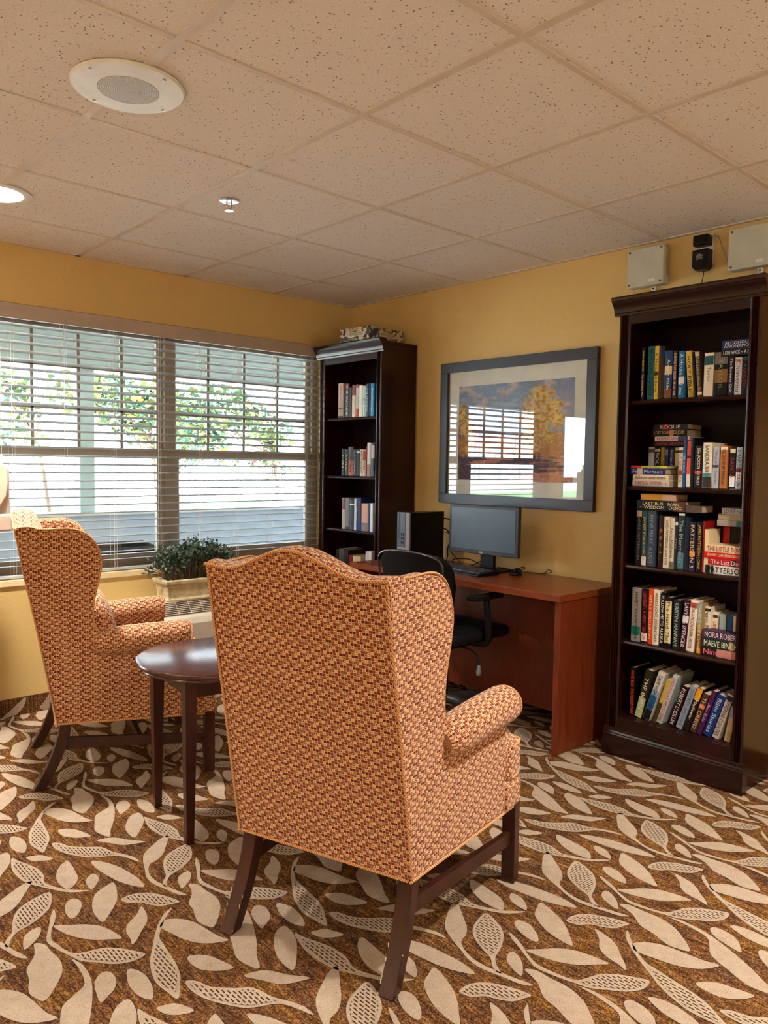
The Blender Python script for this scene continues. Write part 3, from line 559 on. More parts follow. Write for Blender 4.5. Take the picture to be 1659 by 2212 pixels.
('V', 'r', 'fourth shelf', 0.532, -0.262, -2.588, -2.6197, 0.222, -0.016, 'f0e0cc', '5a3a30', 'UPON A MOON DARK MOOR', 'cream pink spine with grey and red lettering', [(0.85, 0.95, 'c8604a')]),
('V', 'r', 'fourth shelf', 0.532, -0.262, -2.6339, -2.6522, 0.214, 0, 'a88a5a', 'e8d8a0', 'WHO IS THE ROMAN', 'spine fading from pale blue to amber', [(0.0, 0.1, 'e89a18'), (0.6, 1, '8aa0a0'), (0.1, 0.4, '8a4a18')]),
('V', 'r', 'fourth shelf', 0.532, -0.232, -2.6502, -2.6765, 0.199, 0, 'e8dcc4', '5a5044', 'Fern Michaels', 'cream spine above the lying stack, left of two', [(0.9, 0.96, '201c18')]),
('V', 'r', 'fourth shelf', 0.532, -0.212, -2.6772, -2.6985, 0.177, 0, 'ecdcc0', 'c8502c', 'LEROUX', 'cream spine with orange lettering above the stack', [(0.86, 0.93, '4a3024')]),
('V', 'r', 'fourth shelf', 0.532, -0.212, -2.7055, -2.7329, 0.172, 0, '9aaca4', '5a7068', '', 'sage green spine with red stripe above the stack', [(0.45, 0.6, 'b83a30')]),
('V', 'r', 'fourth shelf', 0.532, -0.212, -2.738, -2.76, 0.172, 0, '2c5a96', 'd0e0f0', '', 'mid blue spine above the lying stack', []),
('V', 'r', 'fourth shelf', 0.532, -0.212, -2.7627, -2.7741, 0.172, 0, 'd8c8a4', '7a6a50', '', 'narrow cream spine at the far right above stack', []),
('H', 'r', 'fourth shelf', 0.5326, -0.268, -2.6566, -2.836, 0.0343, 0, '2a1618', 'e87a88', 'Ninth Lives', 'pink patterned paperback at the bottom of the stack', [(0.38, 1, 'c08a80')]),
('H', 'r', 'fourth shelf', 0.5675, -0.268, -2.6574, -2.836, 0.0377, 0, '1e3020', 'e8ecd8', 'MAEVE BINCHY', 'green paperback with white capitals mid stack', [(0.66, 0.76, 'b89a6a')]),
('H', 'r', 'fourth shelf', 0.6058, -0.268, -2.6593, -2.836, 0.0342, 0, '4a2c44', 'ece4ec', 'NORA ROBERTS', 'plum paperback on top of the lying stack', []),
('V', 'r', 'bottom shelf', 0.186, -0.262, -2.3345, -2.3571, 0.224, 0, '0c0a0b', 'e8401c', 'DAVID ELLIS  THE HIDDEN MAN', 'black spine with red orange author, leftmost', []),
('V', 'r', 'bottom shelf', 0.186, -0.262, -2.3581, -2.3918, 0.224, -0.05, '2a2418', 'e8e4c8', 'THE BURN', 'olive striped spine leaning beside the leftmost', [(0, 0.42, 'a8b07a')]),
('V', 'r', 'bottom shelf', 0.186, -0.262, -2.3977, -2.4308, 0.225, -0.0701, 'cfc8c0', '2a2a30', 'TAMI HOAG  THE BOY', 'white to blue to black spine, leaning', [(0, 0.2, '0c0e18'), (0.2, 0.5, '1c5a90'), (0.5, 0.62, '7aa0b8')]),
('V', 'r', 'bottom shelf', 0.186, -0.262, -2.4453, -2.4645, 0.202, -0.0629, 'c0a040', '5a2a14', '', 'narrow yellow spine squeezed beside the pale one', [(0, 0.45, '3a3a1a')]),
('V', 'r', 'bottom shelf', 0.186, -0.262, -2.4651, -2.4891, 0.225, -0.0701, 'b8c0bc', 'c83c30', 'DOUGLAS PRESTON', 'pale grey spine with red capitals, leaning', [(0, 0.2, '9aa4a4')]),
('V', 'r', 'bottom shelf', 0.186, -0.262, -2.5187, -2.547, 0.188, -0.0586, '24090c', 'e0d4d0', 'ROBERT LUDLUM', 'dark maroon spine with white and red lettering', []),
('V', 'r', 'bottom shelf', 0.186, -0.262, -2.5543, -2.5817, 0.195, -0.0607, '8a94a8', '5a6478', 'JEFFREY ARCHER', 'steel grey blue spine, leaning', []),
('V', 'r', 'bottom shelf', 0.186, -0.262, -2.5853, -2.6114, 0.193, -0.0601, '1a1410', 'f0e8dc', 'Mayflower', 'black and gold spine with white script Mayflower', [(0.72, 1, 'd89a18')]),
('V', 'r', 'bottom shelf', 0.186, -0.262, -2.6177, -2.6434, 0.176, -0.0548, '4a3024', 'e0b888', 'THE CREED', 'brown patterned spine with orange medallion', [(0.62, 0.72, 'c86a40')]),
('V', 'r', 'bottom shelf', 0.186, -0.262, -2.6478, -2.6676, 0.197, -0.0614, '4a1848', 'c8a0c8', 'Ann Rule', 'purple spine with pink lettering', []),
('V', 'r', 'bottom shelf', 0.186, -0.262, -2.6741, -2.7095, 0.184, -0.0573, '16306a', 'c8d4ec', 'Bible Stories', 'royal blue spine with pale blue lettering', []),
('V', 'r', 'bottom shelf', 0.186, -0.262, -2.7155, -2.7427, 0.198, -0.0587, 'b8aca0', '3a3438', 'CATHERINE COULTER', 'warm grey spine with a dark round emblem', [(0.86, 0.96, '1c1c3a')]),
('V', 'r', 'bottom shelf', 0.186, -0.262, -2.7658, -2.7907, 0.149, -0.025, 'c8a890', '6a6a4a', '', 'pastel illustrated spine, rightmost and half hidden', [(0, 0.3, 'a8a068'), (0.7, 1, '8a90b0')]),
('V', 'l', 'top shelf', 1.605, -0.275, -0.2171, -0.2648, 0.218, 0, 'b89a80', '8a2a20', 'AMERICAN ACCENT', 'tan spine with red vertical capitals, leftmost', [(0, 0.05, '1a1410'), (0.26, 0.28, '3a2a20')]),
('V', 'l', 'top shelf', 1.605, -0.275, -0.2675, -0.285, 0.211, 0, '14100e', '6a5a4a', '', 'narrow black spine beside the tan one', []),
('V', 'l', 'top shelf', 1.605, -0.275, -0.289, -0.3264, 0.211, 0, '1c0c0e', 'c8c0c0', 'THE SAPPHIRE', 'black spine with dark red top', [(0.88, 1, '7a1418')]),
('V', 'l', 'top shelf', 1.605, -0.275, -0.3291, -0.3515, 0.186, 0, '2c0c18', 'a02838', '', 'short maroon black spine', []),
('V', 'l', 'top shelf', 1.605, -0.275, -0.3548, -0.3895, 0.198, 0, 'd8c0a0', '3a2018', '', 'cream spine with dark red upper third', [(0.68, 1, '7a2a28')]),
('V', 'l', 'top shelf', 1.605, -0.275, -0.3935, -0.42, 0.2, 0, 'a8b0b4', 'a02a2a', '', 'white spine with red top and foot', [(0.9, 1, 'a02a2a'), (0, 0.25, 'a03030')]),
('V', 'l', 'top shelf', 1.605, -0.275, -0.4232, -0.4553, 0.192, 0, 'e4d8b8', 'e4d8b8', '', 'plain cream spine', []),
('V', 'l', 'top shelf', 1.605, -0.275, -0.4579, -0.4909, 0.187, 0, '9cc0c4', '14242a', 'Im', 'pale aqua spine with a dark symbol', []),
('V', 'l', 'top shelf', 1.605, -0.275, -0.4922, -0.5142, 0.198, 0, '10141a', 'c8ccd0', 'The Dreamer', 'black spine with white script', []),
('V', 'l', 'top shelf', 1.605, -0.275, -0.5154, -0.5298, 0.2, 0, '16204c', 'c0c8e0', '', 'thin navy spine', []),
('V', 'l', 'top shelf', 1.605, -0.275, -0.5323, -0.5646, 0.198, 0, '1a7ab0', 'd8f0f8', 'Beautiful Days', 'bright blue spine with white lettering, rightmost', []),
('V', 'l', 'second shelf', 1.235, -0.275, -0.2565, -0.285, 0.171, 0, '12120f', 'c8c89a', 'DARK', 'black spine with pale green marks, leftmost', []),
('V', 'l', 'second shelf', 1.235, -0.275, -0.2904, -0.3213, 0.167, 0, '2a2214', 'c8b878', 'RAVEN', 'black and yellow mottled spine', []),
('V', 'l', 'second shelf', 1.235, -0.275, -0.3253, -0.3731, 0.183, 0, '3a241c', '1a0f0c', 'THE TAKE', 'brown spine with rust orange lower half', [(0, 0.52, 'b04a20')]),
('V', 'l', 'second shelf', 1.235, -0.275, -0.3757, -0.3993, 0.166, 0, '141016', 'a8a4b0', 'CATCHING', 'narrow black spine beside the rust one', []),
('V', 'l', 'second shelf', 1.235, -0.275, -0.4019, -0.437, 0.168, 0, '121214', 'd0d0d4', '', 'black spine with white blots', [(0.85, 0.92, 'c0c0c4')]),
('V', 'l', 'second shelf', 1.235, -0.275, -0.4396, -0.4646, 0.166, 0, 'd8c4a0', '3a2a1c', 'MIDNIGHT', 'cream spine with dark lettering', []),
('V', 'l', 'second shelf', 1.235, -0.275, -0.4659, -0.4914, 0.164, 0, 'c8b0a4', 'b02428', 'NOVEL', 'white spine covered in red script', [(0.6, 0.95, 'b83034')]),
('V', 'l', 'second shelf', 1.235, -0.275, -0.4927, -0.506, 0.184, 0, '8a1c20', 'e0c0b8', '', 'thin bright red spine', []),
('V', 'l', 'second shelf', 1.235, -0.275, -0.5073, -0.54, 0.207, 0, 'd4ccc4', '8a7a70', '', 'tall white spine with floral foot', [(0, 0.35, '9a7a6c')]),
('V', 'l', 'second shelf', 1.235, -0.275, -0.5437, -0.5748, 0.2, 0, '1a2028', 'd8dce0', '', 'black and white mottled spine, rightmost', [(0.55, 0.95, 'b8b8b8')]),
('V', 'l', 'third shelf', 0.893, -0.275, -0.2654, -0.298, 0.199, 0, 'b0988c', '6a2424', '', 'taupe spine with maroon top, leftmost', [(0.62, 0.98, '6a3a3c')]),
('V', 'l', 'third shelf', 0.893, -0.275, -0.3021, -0.3397, 0.199, 0, '6a6a60', '3a3a34', '', 'grey green narrow spine', [(0.0, 0.08, '14110f')]),
('V', 'l', 'third shelf', 0.893, -0.275, -0.3424, -0.3875, 0.196, 0, '15121a', '8a8480', '', 'black spine with tiny white mark', [(0.8, 0.84, 'd0d0d0')]),
('V', 'l', 'third shelf', 0.893, -0.275, -0.3888, -0.4072, 0.198, 0, 'd4d8e0', 'd4d8e0', '', 'thin white spine', []),
('V', 'l', 'third shelf', 0.893, -0.275, -0.4085, -0.4242, 0.205, 0, '1c3a7a', 'c0d0f0', 'ABRAHAM', 'thin blue spine with pale lettering', []),
('V', 'l', 'third shelf', 0.893, -0.275, -0.4255, -0.4553, 0.205, 0, '16306a', 'a88468', '', 'navy cover with brown portrait', [(0.35, 0.95, '3a2820')]),
('V', 'l', 'third shelf', 0.893, -0.275, -0.4592, -0.5193, 0.172, 0, 'c89a80', '6a3048', '', 'tan and pink illustrated spine', [(0, 0.3, '7a706a')]),
('V', 'l', 'third shelf', 0.893, -0.275, -0.5218, -0.5407, 0.168, 0, '1a2c50', 'c0c8d8', '', 'short navy spine', []),
('V', 'l', 'third shelf', 0.893, -0.275, -0.5433, -0.5658, 0.176, 0, 'd0d4dc', '50545c', '', 'white spine with small lettering, rightmost', []),
('V', 'l', 'fourth shelf', 0.545, -0.275, -0.2135, -0.2385, 0.207, 0, '121210', '8a8a84', '', 'black spine behind the lying book, leftmost', []),
('V', 'l', 'fourth shelf', 0.545, -0.275, -0.2413, -0.2908, 0.218, 0, '4a423e', '4a423e', '', 'grey brown spine behind the lying book', []),
('V', 'l', 'fourth shelf', 0.545, -0.275, -0.2935, -0.3328, 0.214, 0, '241c1c', '6a6058', '', 'dark spine in the middle of the row', []),
('V', 'l', 'fourth shelf', 0.545, -0.275, -0.3382, -0.3783, 0.184, 0, '7a1a1c', 'e8d8c8', '', 'low red spine', []),
('V', 'l', 'fourth shelf', 0.545, -0.275, -0.3822, -0.457, 0.183, 0, 'c8b48c', '3a3020', '', 'low cream spine beside the red one', []),
('V', 'l', 'fourth shelf', 0.545, -0.275, -0.5034, -0.5264, 0.223, 0, 'c8c4bc', '4a4642', '', 'grey white spine, left of the last two', []),
('V', 'l', 'fourth shelf', 0.545, -0.275, -0.5302, -0.558, 0.226, 0, 'cfc8c0', '4a4642', '', 'white spine at the right end', []),]
# ================================================================== furniture
def copy_tree(o, parent=None):
    c = o.copy(); COL.objects.link(c)
    if parent: c.parent = parent; c.matrix_parent_inverse = o.matrix_parent_inverse
    for ch in list(o.children): copy_tree(ch, c)
    return c
# ---- bookcases: front faces -x, y = 0 at the left end, runs to -y
def bookcase(name, label, y0, y1, shelves, xf=-.305):
    t = thing(name, label, 'bookcase', (0, 0, 0), 0, 'tall mahogany bookcases'); m = M['casewood']; TOP = 2.035
    ob = lambda n, bm, **k: obj(n, bm, m, t, **k)
    for ya, yb_ in ((y0, y0-.02), (y1+.02, y1)): ob('side_panel', B(xf+.012, -.012, yb_, ya, 0.002, TOP), bevel=.0015)
    obj('back_panel', B(-.022, -.012, y1+.02, y0-.02, .05, TOP), M['caseback_shaded'], t)
    ob('top_panel', B(xf+.012, -.012, y1-.004, y0+.004, TOP, TOP+.016), bevel=.002)
    oy0, oy1 = y0-.054, y1+.046
    for ya, yb_ in ((y0, oy0), (oy1, y1)):                                      # fluted stiles
        w = ya-yb_; prof = [(ya, xf+.014), (ya, xf+.003), (ya-.006, xf-.001)]
        n = 3; a = ya-.010; s = (w-.020)/n
        for k in range(n): prof += [(a, xf-.001), (a-s*.2, xf+.005), (a-s*.5, xf+.008), (a-s*.8, xf+.005), (a-s, xf-.001)]; a -= s
        prof += [(yb_+.006, xf-.001), (yb_, xf+.003), (yb_, xf+.014)]
        bm = bmesh.new(); prism(bm, [(x, y) for y, x in prof], .10, TOP-.045, 'z'); ob('fluted_stile', bm, smooth=30)
    ob('top_rail', B(xf+.003, xf+.022, oy1, oy0, 1.945, TOP-.04))
    cp = [(xf+.02, 1.985), (xf-.004, 1.985), (xf-.006, 1.993), (xf-.010, 1.997), (xf-.012, 2.010), (xf-.018, 2.024), (xf-.030, 2.036), (xf-.033, 2.044), (xf-.038, 2.046), (xf-.040, 2.058), (xf-.036, 2.064), (xf+.02, 2.064)]
    ob('crown_moulding', prism(bmesh.new(), [(x, z) for x, z in cp], y1-.022, y0+.022, 'y'), smooth=30)
    bp = [(xf+.03, 0.002), (xf-.016, 0.002), (xf-.016, .098), (xf-.012, .103), (xf-.014, .108), (xf-.010, .115), (xf-.006, .117), (xf-.005, .124), (xf+.0, .128), (xf+.03, .128)]
    ob('base_moulding', prism(bmesh.new(), [(x, z) for x, z in bp], y1-.01, y0+.01, 'y'), smooth=30)
    ob('bottom_rail', B(xf+.003, xf+.022, oy1, oy0, .12, shelves[-1]-.004))
    for z in shelves:
        sp = [(-.022, z-.022), (xf+.026, z-.022), (xf+.018, z-.018), (xf+.015, z-.011), (xf+.018, z-.004), (xf+.026, z), (-.022, z)]
        ob('shelf', prism(bmesh.new(), [(x, zz) for x, zz in sp], y1+.02, y0-.02, 'y'), smooth=30)
    return t
SH_R = [1.612, 1.232, .878, .532, .186]; SH_L = [1.605, 1.235, .893, .545, .19]
bookcase('bookcase', 'dark mahogany bookcase in the corner beside the window, games boxes on top', -.055, -.660, SH_L)
bookcase('bookcase', 'dark mahogany bookcase at the right wall, packed with books, beside the desk', -2.245, -2.862, SH_R)
# paint chips and worn edges on the right case are part of its surface

# ---- books
_tc = {}
ORD = {'top shelf': 'top', 'second shelf': 'second', 'middle shelf': 'middle', 'third shelf': 'third', 'fourth shelf': 'fourth', 'bottom shelf': 'bottom'}
def book(kind, case, shelf, z, X, ya, yb_, h, lean, cc, tc, txt, desc, bands):
    cs = {'r': 'right', 'l': 'left'}[case]
    rnd = random.Random(desc); cover = plain(cc, rnd.uniform(.4, .55), 0, .22); ink = plain(tc, .6, 0, .15); t_ = abs(ya-yb_)
    if kind == 'V':
        depth = .104 if h < .182 else (.135 if h < .21 else .152); ang = math.atan2(lean, h)
        if lean: t_ *= math.cos(ang)
        L, th = h/ (math.cos(ang) if lean else 1), t_
        if X > -.2: depth = .104
    else:
        L, th = t_, h; depth = .104 if L < .18 else .14
        if X > -.21: depth = .13
    bev = min(.0012, th*.1); ct = min(.0022, th*.12); hard = depth > .13 and kind == 'V'
    # local frame: spine at x=0 facing -x, thickness along -y (0..-th), height along z (0..L)
    bm = bmesh.new()
    n = 4; arc = [(-.0022*math.sin(PI*k/n)*(1 if hard else .5), -th*k/n) for k in range(n+1)]
    inn = [(ct, -th+ct), (ct, -ct)]
    prof = arc+[(depth, -th), (depth, -th+ct), (ct, -th+ct), (ct, -ct), (depth, -ct), (depth, 0)]
    prism(bm, prof, 0, L, 'z')
    o = obj('book', bm, cover, smooth=35)
    e = .003 if hard else .0004
    obj('pages', B(ct, depth-.002, -th+ct, -ct, e, L-e), M['pages'], o)
    for (a, b, c) in bands:
        bm = bmesh.new(); off = .0005
        pr = [(x-off, y*(1-.04)-.02*th) for x, y in arc]+[(.0005, -th*.98), (.0005, -th*.02)]
        prism(bm, pr, L*max(a, .004), L*min(b, .996), 'z'); obj('spine_panel', bm, plain(c, .5, 0, .22), o, smooth=35)
    if txt:
        xo = -.0036 if hard else -.0025
        lo, hi = .06, .94
        if kind == 'V':
            if len(txt) < 9 and bands and not txt.isupper(): pass
            text('spine_title', txt.replace('\n', ' '), o, ink, (xo, -th/2, L*(lo+hi)/2), (0, 0, -1), (0, -1, 0), L*(hi-lo), min(th*.62, .0165))
    if kind == 'V':
        if lean < 0:                                             # leans right: stands on its right-hand bottom edge
            o.matrix_world = Matrix.Translation((X, yb_, z+.0004)) @ Matrix.Rotation(-ang if False else -math.atan2(lean, h), 4, 'X') @ Matrix.Translation((0, th, 0))
        elif lean > 0:
            o.matrix_world = Matrix.Translation((X, ya, z+.0004)) @ Matrix.Rotation(-math.atan2(lean, h), 4, 'X')
        else: o.matrix_world = Matrix.Translation((X, ya, z+.0004))
    else:
        # lying flat: height axis runs along -y, thickness along z
        bmx = Matrix(((1, 0, 0, X), (0, 0, -1, ya), (0, -1, 0, z), (0, 0, 0, 1)))
        # local z -> world -y ; local y(-th..0) -> world z (0..th)
        o.matrix_world = bmx
        if txt:
            text('spine_title', txt, o, ink, (-.0025, -th/2, L*.5), (0, 0, 1), (0, -1, 0), L*.86, th*.66)
    tag(o, '%s, %s of %s bookcase' % (desc, shelf, cs), 'book', 'books on the %s of the %s bookcase' % (shelf, cs))
    return o
for b in BOOKS: book(*b)

# ---- desk
dk = thing('computer_desk', 'cherry wood desk against the yellow wall between the two bookcases', 'desk', (0, 0, 0))
DY0, DY1, DXF = -.672, -2.135, -.540
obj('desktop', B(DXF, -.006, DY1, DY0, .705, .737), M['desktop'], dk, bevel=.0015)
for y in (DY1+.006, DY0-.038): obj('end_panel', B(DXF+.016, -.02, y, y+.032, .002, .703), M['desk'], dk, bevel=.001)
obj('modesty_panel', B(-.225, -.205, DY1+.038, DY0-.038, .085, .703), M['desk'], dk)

# ---- computer on the desk
DZ = .7375
pc = thing('desktop_computer', 'slim black desktop computer tower standing upright on the desk', 'computer', (-.405, -.975, DZ), R(3))
obj('case', B(.012, .300, -.047, .047, .004, .302), M['black'], pc, bevel=.002)
obj('front_bezel', B(0, .012, -.047, .047, .004, .304), plain((.22, .20, .19), .45), pc, bevel=.002)
obj('drive_panel', B(-.002, .001, -.016, .046, .105, .302), plain((.045, .065, .09), .35), pc, bevel=.001)
bm = bmesh.new(); box(bm, -.0035, -.001, .030, .041, .15, .285); obj('optical_drive', bm, plain((.02, .03, .045), .3), pc)
bm = bmesh.new()
for i in range(2):
    for j in range(3): box(bm, -.0035, -.001, .0-.006+i*.014, .006-.006+i*.014, .125+j*.024, .139+j*.024)
obj('ports', bm, M['black'], pc)
obj('power_button', B(-.0035, -.001, .032, .043, .288, .298), M['darkgrey'], pc)
obj('foot', B(.02, .28, -.04, .04, 0, .004), M['blackmatte'], pc)
mo = thing('computer_monitor', 'flat black widescreen monitor on its stand in the middle of the desk', 'monitor', (-.175, -1.400, DZ), R(2))
scr = obj('bezel', B(-.045, -.020, -.2365, .2365, .093, .358), M['darkgrey'], mo, bevel=.003)
obj('screen', B(-.0465, -.044, -.219, .219, .116, .342), plain((.045, .085, .135), .30, 0, .6), mo)  # bluish reflection put into the screen's base colour
obj('rear_housing', B(-.022, .015, -.12, .12, .12, .32), M['black'], mo, bevel=.01)
obj('stand_neck', B(.0, .022, -.045, .045, .006, .20), M['black'], mo, bevel=.003)
obj('stand_base', prism(bmesh.new(), [(-.03, -.11), (.10, -.11), (.10, .11), (-.03, .11)], .0, .009, 'z'), M['black'], mo, bevel=.004)
text('maker_mark', 'DELL', mo, plain((.8, .82, .85), .3, .6), (-.0468, .004, .1035), (0, -1, 0), (0, 0, 1), .032, .009)
kb = thing('computer_keyboard', 'black keyboard on the desk in front of the monitor', 'keyboard', (-.298, -1.320, DZ), R(-7))
obj('keyboard_base', prism(bmesh.new(), [(-.078, 0), (.070, 0), (.070, .020), (-.060, .013), (-.078, .008)], -.225, .225, 'y'), M['black'], kb, bevel=.002)
kr = random.Random(2); gk = plain((.045, .045, .05), .45)
for r in range(6):
    x = -.052+r*.0195; zb = .0135+r*.001; y = .216
    while y > -.205:
        w = .0175
        if r == 0 and .02 < y < .14: w = .095
        if abs(y+.065) < .006 and y < 0: y -= .008
        if kr.random() < 0: continue
        box_ = B(x-.0085, x+.0085, y-w+.002, y, zb-.001, zb+.0065)
        obj('key', box_, gk, kb); y -= w+.0022
ms = thing('computer_mouse', 'black mouse on the desk right of the keyboard', 'mouse', (-.165, -1.595, DZ), R(20))
bm = bmesh.new(); bmesh.ops.create_uvsphere(bm, u_segments=20, v_segments=10, radius=1)
for v in bm.verts:
    v.co = Vector((v.co.x*.056, v.co.y*.031*(1-.12*v.co.x), max(v.co.z, -.15)*.030*(1+.15*v.co.x)+.0045))
obj('mouse_shell', bm, M['black'], ms, smooth=60)
obj('scroll_wheel', lathe(bmesh.new(), [(.008, -.003), (.008, .003)], 14), M['darkgrey'], ms, loc=(-.034, 0, .024)).rotation_euler = (R(90), 0, 0)
def cable(name, label, pts, r=.0028, cat='cable', group=None):
    o = obj(name, tube(bmesh.new(), crom(pts, 6, False), r, 6), M['blackmatte'], smooth=60); return tag(o, label, cat, group)
cable('mouse_cable', 'thin black mouse cable looping on the desk by the wall', [(-.112, -1.605, DZ+.006), (-.06, -1.63, DZ+.004), (-.03, -1.68, DZ+.004), (-.022, -1.72, DZ+.018), (-.03, -1.70, DZ+.026), (-.036, -1.685, DZ+.010), (-.05, -1.66, DZ+.003)], .0018)
cable('keyboard_cable', 'black cable arching behind the keyboard below the monitor', [(-.19, -1.17, DZ+.016), (-.15, -1.13, DZ+.035), (-.12, -1.22, DZ+.042), (-.12, -1.30, DZ+.022), (-.10, -1.34, DZ+.006), (-.085, -1.33, DZ+.036), (-.09, -1.30, DZ+.040), (-.12, -1.27, DZ+.02), (-.14, -1.24, DZ+.004)], .0028)
cable('monitor_cable', 'black video cable with plug between computer and monitor', [(-.102, -.962, DZ+.258), (-.06, -.99, DZ+.256), (-.045, -1.03, DZ+.235), (-.05, -1.10, DZ+.19), (-.09, -1.16, DZ+.16), (-.12, -1.22, DZ+.20)], .004)
cable('power_cable', 'black power cable hanging behind the computer tower', [(-.102, -.972, DZ+.198), (-.06, -.99, DZ+.19), (-.05, -1.01, DZ+.14), (-.055, -.995, DZ+.08), (-.06, -1.0, DZ+.04), (-.07, -1.0, DZ+.006)], .0032)
cable('adapter_cable', 'thin black cable running down beside the power cable', [(-.102, -.962, DZ+.178), (-.055, -1.0, DZ+.17), (-.045, -1.03, DZ+.12), (-.06, -1.02, DZ+.07), (-.05, -1.06, DZ+.03), (-.06, -1.10, DZ+.005)], .002)
tag(obj('power_adapter', B(-.062, -.045, -1.052, -1.022, DZ+.07, DZ+.14), M['blackmatte'], bevel=.003), 'small black cable adapter hanging left of the monitor', 'adapter')
cable('monitor_power_cable', 'black cable lying on the desk behind the monitor stand', [(-.13, -1.44, DZ+.02), (-.10, -1.50, DZ+.012), (-.12, -1.55, DZ+.004), (-.10, -1.60, DZ+.03), (-.09, -1.57, DZ+.03), (-.08, -1.52, DZ+.006)], .0025)

# ---- office chair pushed under the desk
oc = thing('office_chair', 'black task chair pushed under the cherry desk', 'chair', (-.52, -1.42, 0), R(0))
def shell(w, z0, z1, x, curve, thick=.022, nx=14, nz=10):
    bm = bmesh.new(); G = {}
    for s in (0, 1):
        for i in range(nx+1):
            for j in range(nz+1):
                u = i/nx*2-1; v = j/nz
                hw = w*(.80+.20*min(1, v*1.6))*(1 if v < .82 else math.sqrt(max(0, 1-((v-.82)/.30)**2)))
                y = u*hw; z = z0+(z1-z0)*v-.018*u*u*(v > .5)
                xx = x-curve*(1-u*u)*.5+.05*(v-.5)*-1+.02*math.sin(v*PI)+(thick if s else 0)
                G[s, i, j] = bm.verts.new((xx, y, z))
    for i in range(nx):
        for j in range(nz):
            bm.faces.new((G[0, i, j], G[0, i, j+1], G[0, i+1, j+1], G[0, i+1, j])); bm.faces.new((G[1, i, j], G[1, i+1, j], G[1, i+1, j+1], G[1, i, j+1]))
    for i in range(nx):
        for j in (0, nz): bm.faces.new((G[0, i, j], G[0, i+1, j], G[1, i+1, j], G[1, i, j]))
    for j in range(nz):
        for i in (0, nx): bm.faces.new((G[0, i, j], G[1, i, j], G[1, i, j+1], G[0, i, j+1]))
    return bm
obj('backrest', shell(.245, .54, .885, -.225, .05), M['black'], oc, smooth=50)
bm = bmesh.new(); tube(bm, crom([(-.235+.025*-1, -.19, .60), (-.262, -.22, .75), (-.272, -.205, .86), (-.298, 0, .889), (-.272, .205, .86), (-.262, .22, .75), (-.26, .19, .60)], 4, False), .006, 6)
obj('back_frame', bm, plain((.03, .03, .033), .25), oc, smooth=60)
bm = B(-.20, .25, -.235, .235, .435, .495); obj('seat', bm, M['blackmatte'], oc, bevel=.028, seg=4)
obj('seat_pan', B(-.14, .18, -.17, .17, .405, .434), M['blackmatte'], oc, bevel=.01)
bm = bmesh.new(); tube(bm, crom([(-.12, 0, .415), (-.25, 0, .42), (-.275, 0, .50), (-.262, 0, .66)], 5, False), .016, 8); obj('back_support', bm, M['blackmatte'], oc, smooth=60)
for s in (-1, 1):
    bm = bmesh.new(); tube(bm, crom([(.02, s*.15, .42), (.03, s*.235, .425), (.03, s*.262, .46), (.02, s*.265, .58), (.01, s*.262, .655)], 5, False), .017, 8)
    obj('arm_support', bm, M['blackmatte'], oc, smooth=60)
    obj('armpad', B(-.11, .12, s*.262-.03, s*.262+.03, .655, .682), M['blackmatte'], oc, bevel=.012, seg=3)
bm = bmesh.new(); tube(bm, [(.0, 0, .10), (0, 0, .41)], .022, 12); obj('gas_lift', bm, M['black'], oc, smooth=60)
bm = bmesh.new(); tube(bm, crom([(-.05, -.13, .41), (-.06, -.26, .40), (-.075, -.30, .34)], 4, False), .005, 6); obj('height_lever', bm, M['blackmatte'], oc)
bm = bmesh.new(); tube(bm, [(-.073, -.298, .345), (-.085, -.306, .315), (-.09, -.308, .30)], [.008, .014, .008], 8); obj('lever_paddle', bm, plain((.12, .12, .11), .5), oc, smooth=60)
for k in range(5):
    a = R(-75+72*k); c, s = math.cos(a), math.sin(a)
    bm = bmesh.new(); tube(bm, [(0, 0, .105), (c*.14, s*.14, .095), (c*.285, s*.285, .072)], [.028, .021, .014], 8)
    lg_ = obj('star_leg', bm, plain((.04, .04, .04), .35), oc, smooth=60)
    bm = bmesh.new()
    for d in (-.016, .016):
        b2 = lathe(bmesh.new(), [(.008, -.009), (.024, -.009), (.026, 0), (.024, .009), (.008, .009)], 16)
        b2.transform(Matrix.Translation((c*.285-s*d, s*.285+c*d, .0275)) @ Matrix.Rotation(a+PI/2+PI/2, 4, 'Z') @ Matrix.Rotation(PI/2, 4, 'X'))
        me_ = bpy.data.meshes.new('tmp'); b2.to_mesh(me_); b2.free(); bm.from_mesh(me_); bpy.data.meshes.remove(me_)
    obj('caster', bm, M['blackmatte'], lg_, smooth=50)

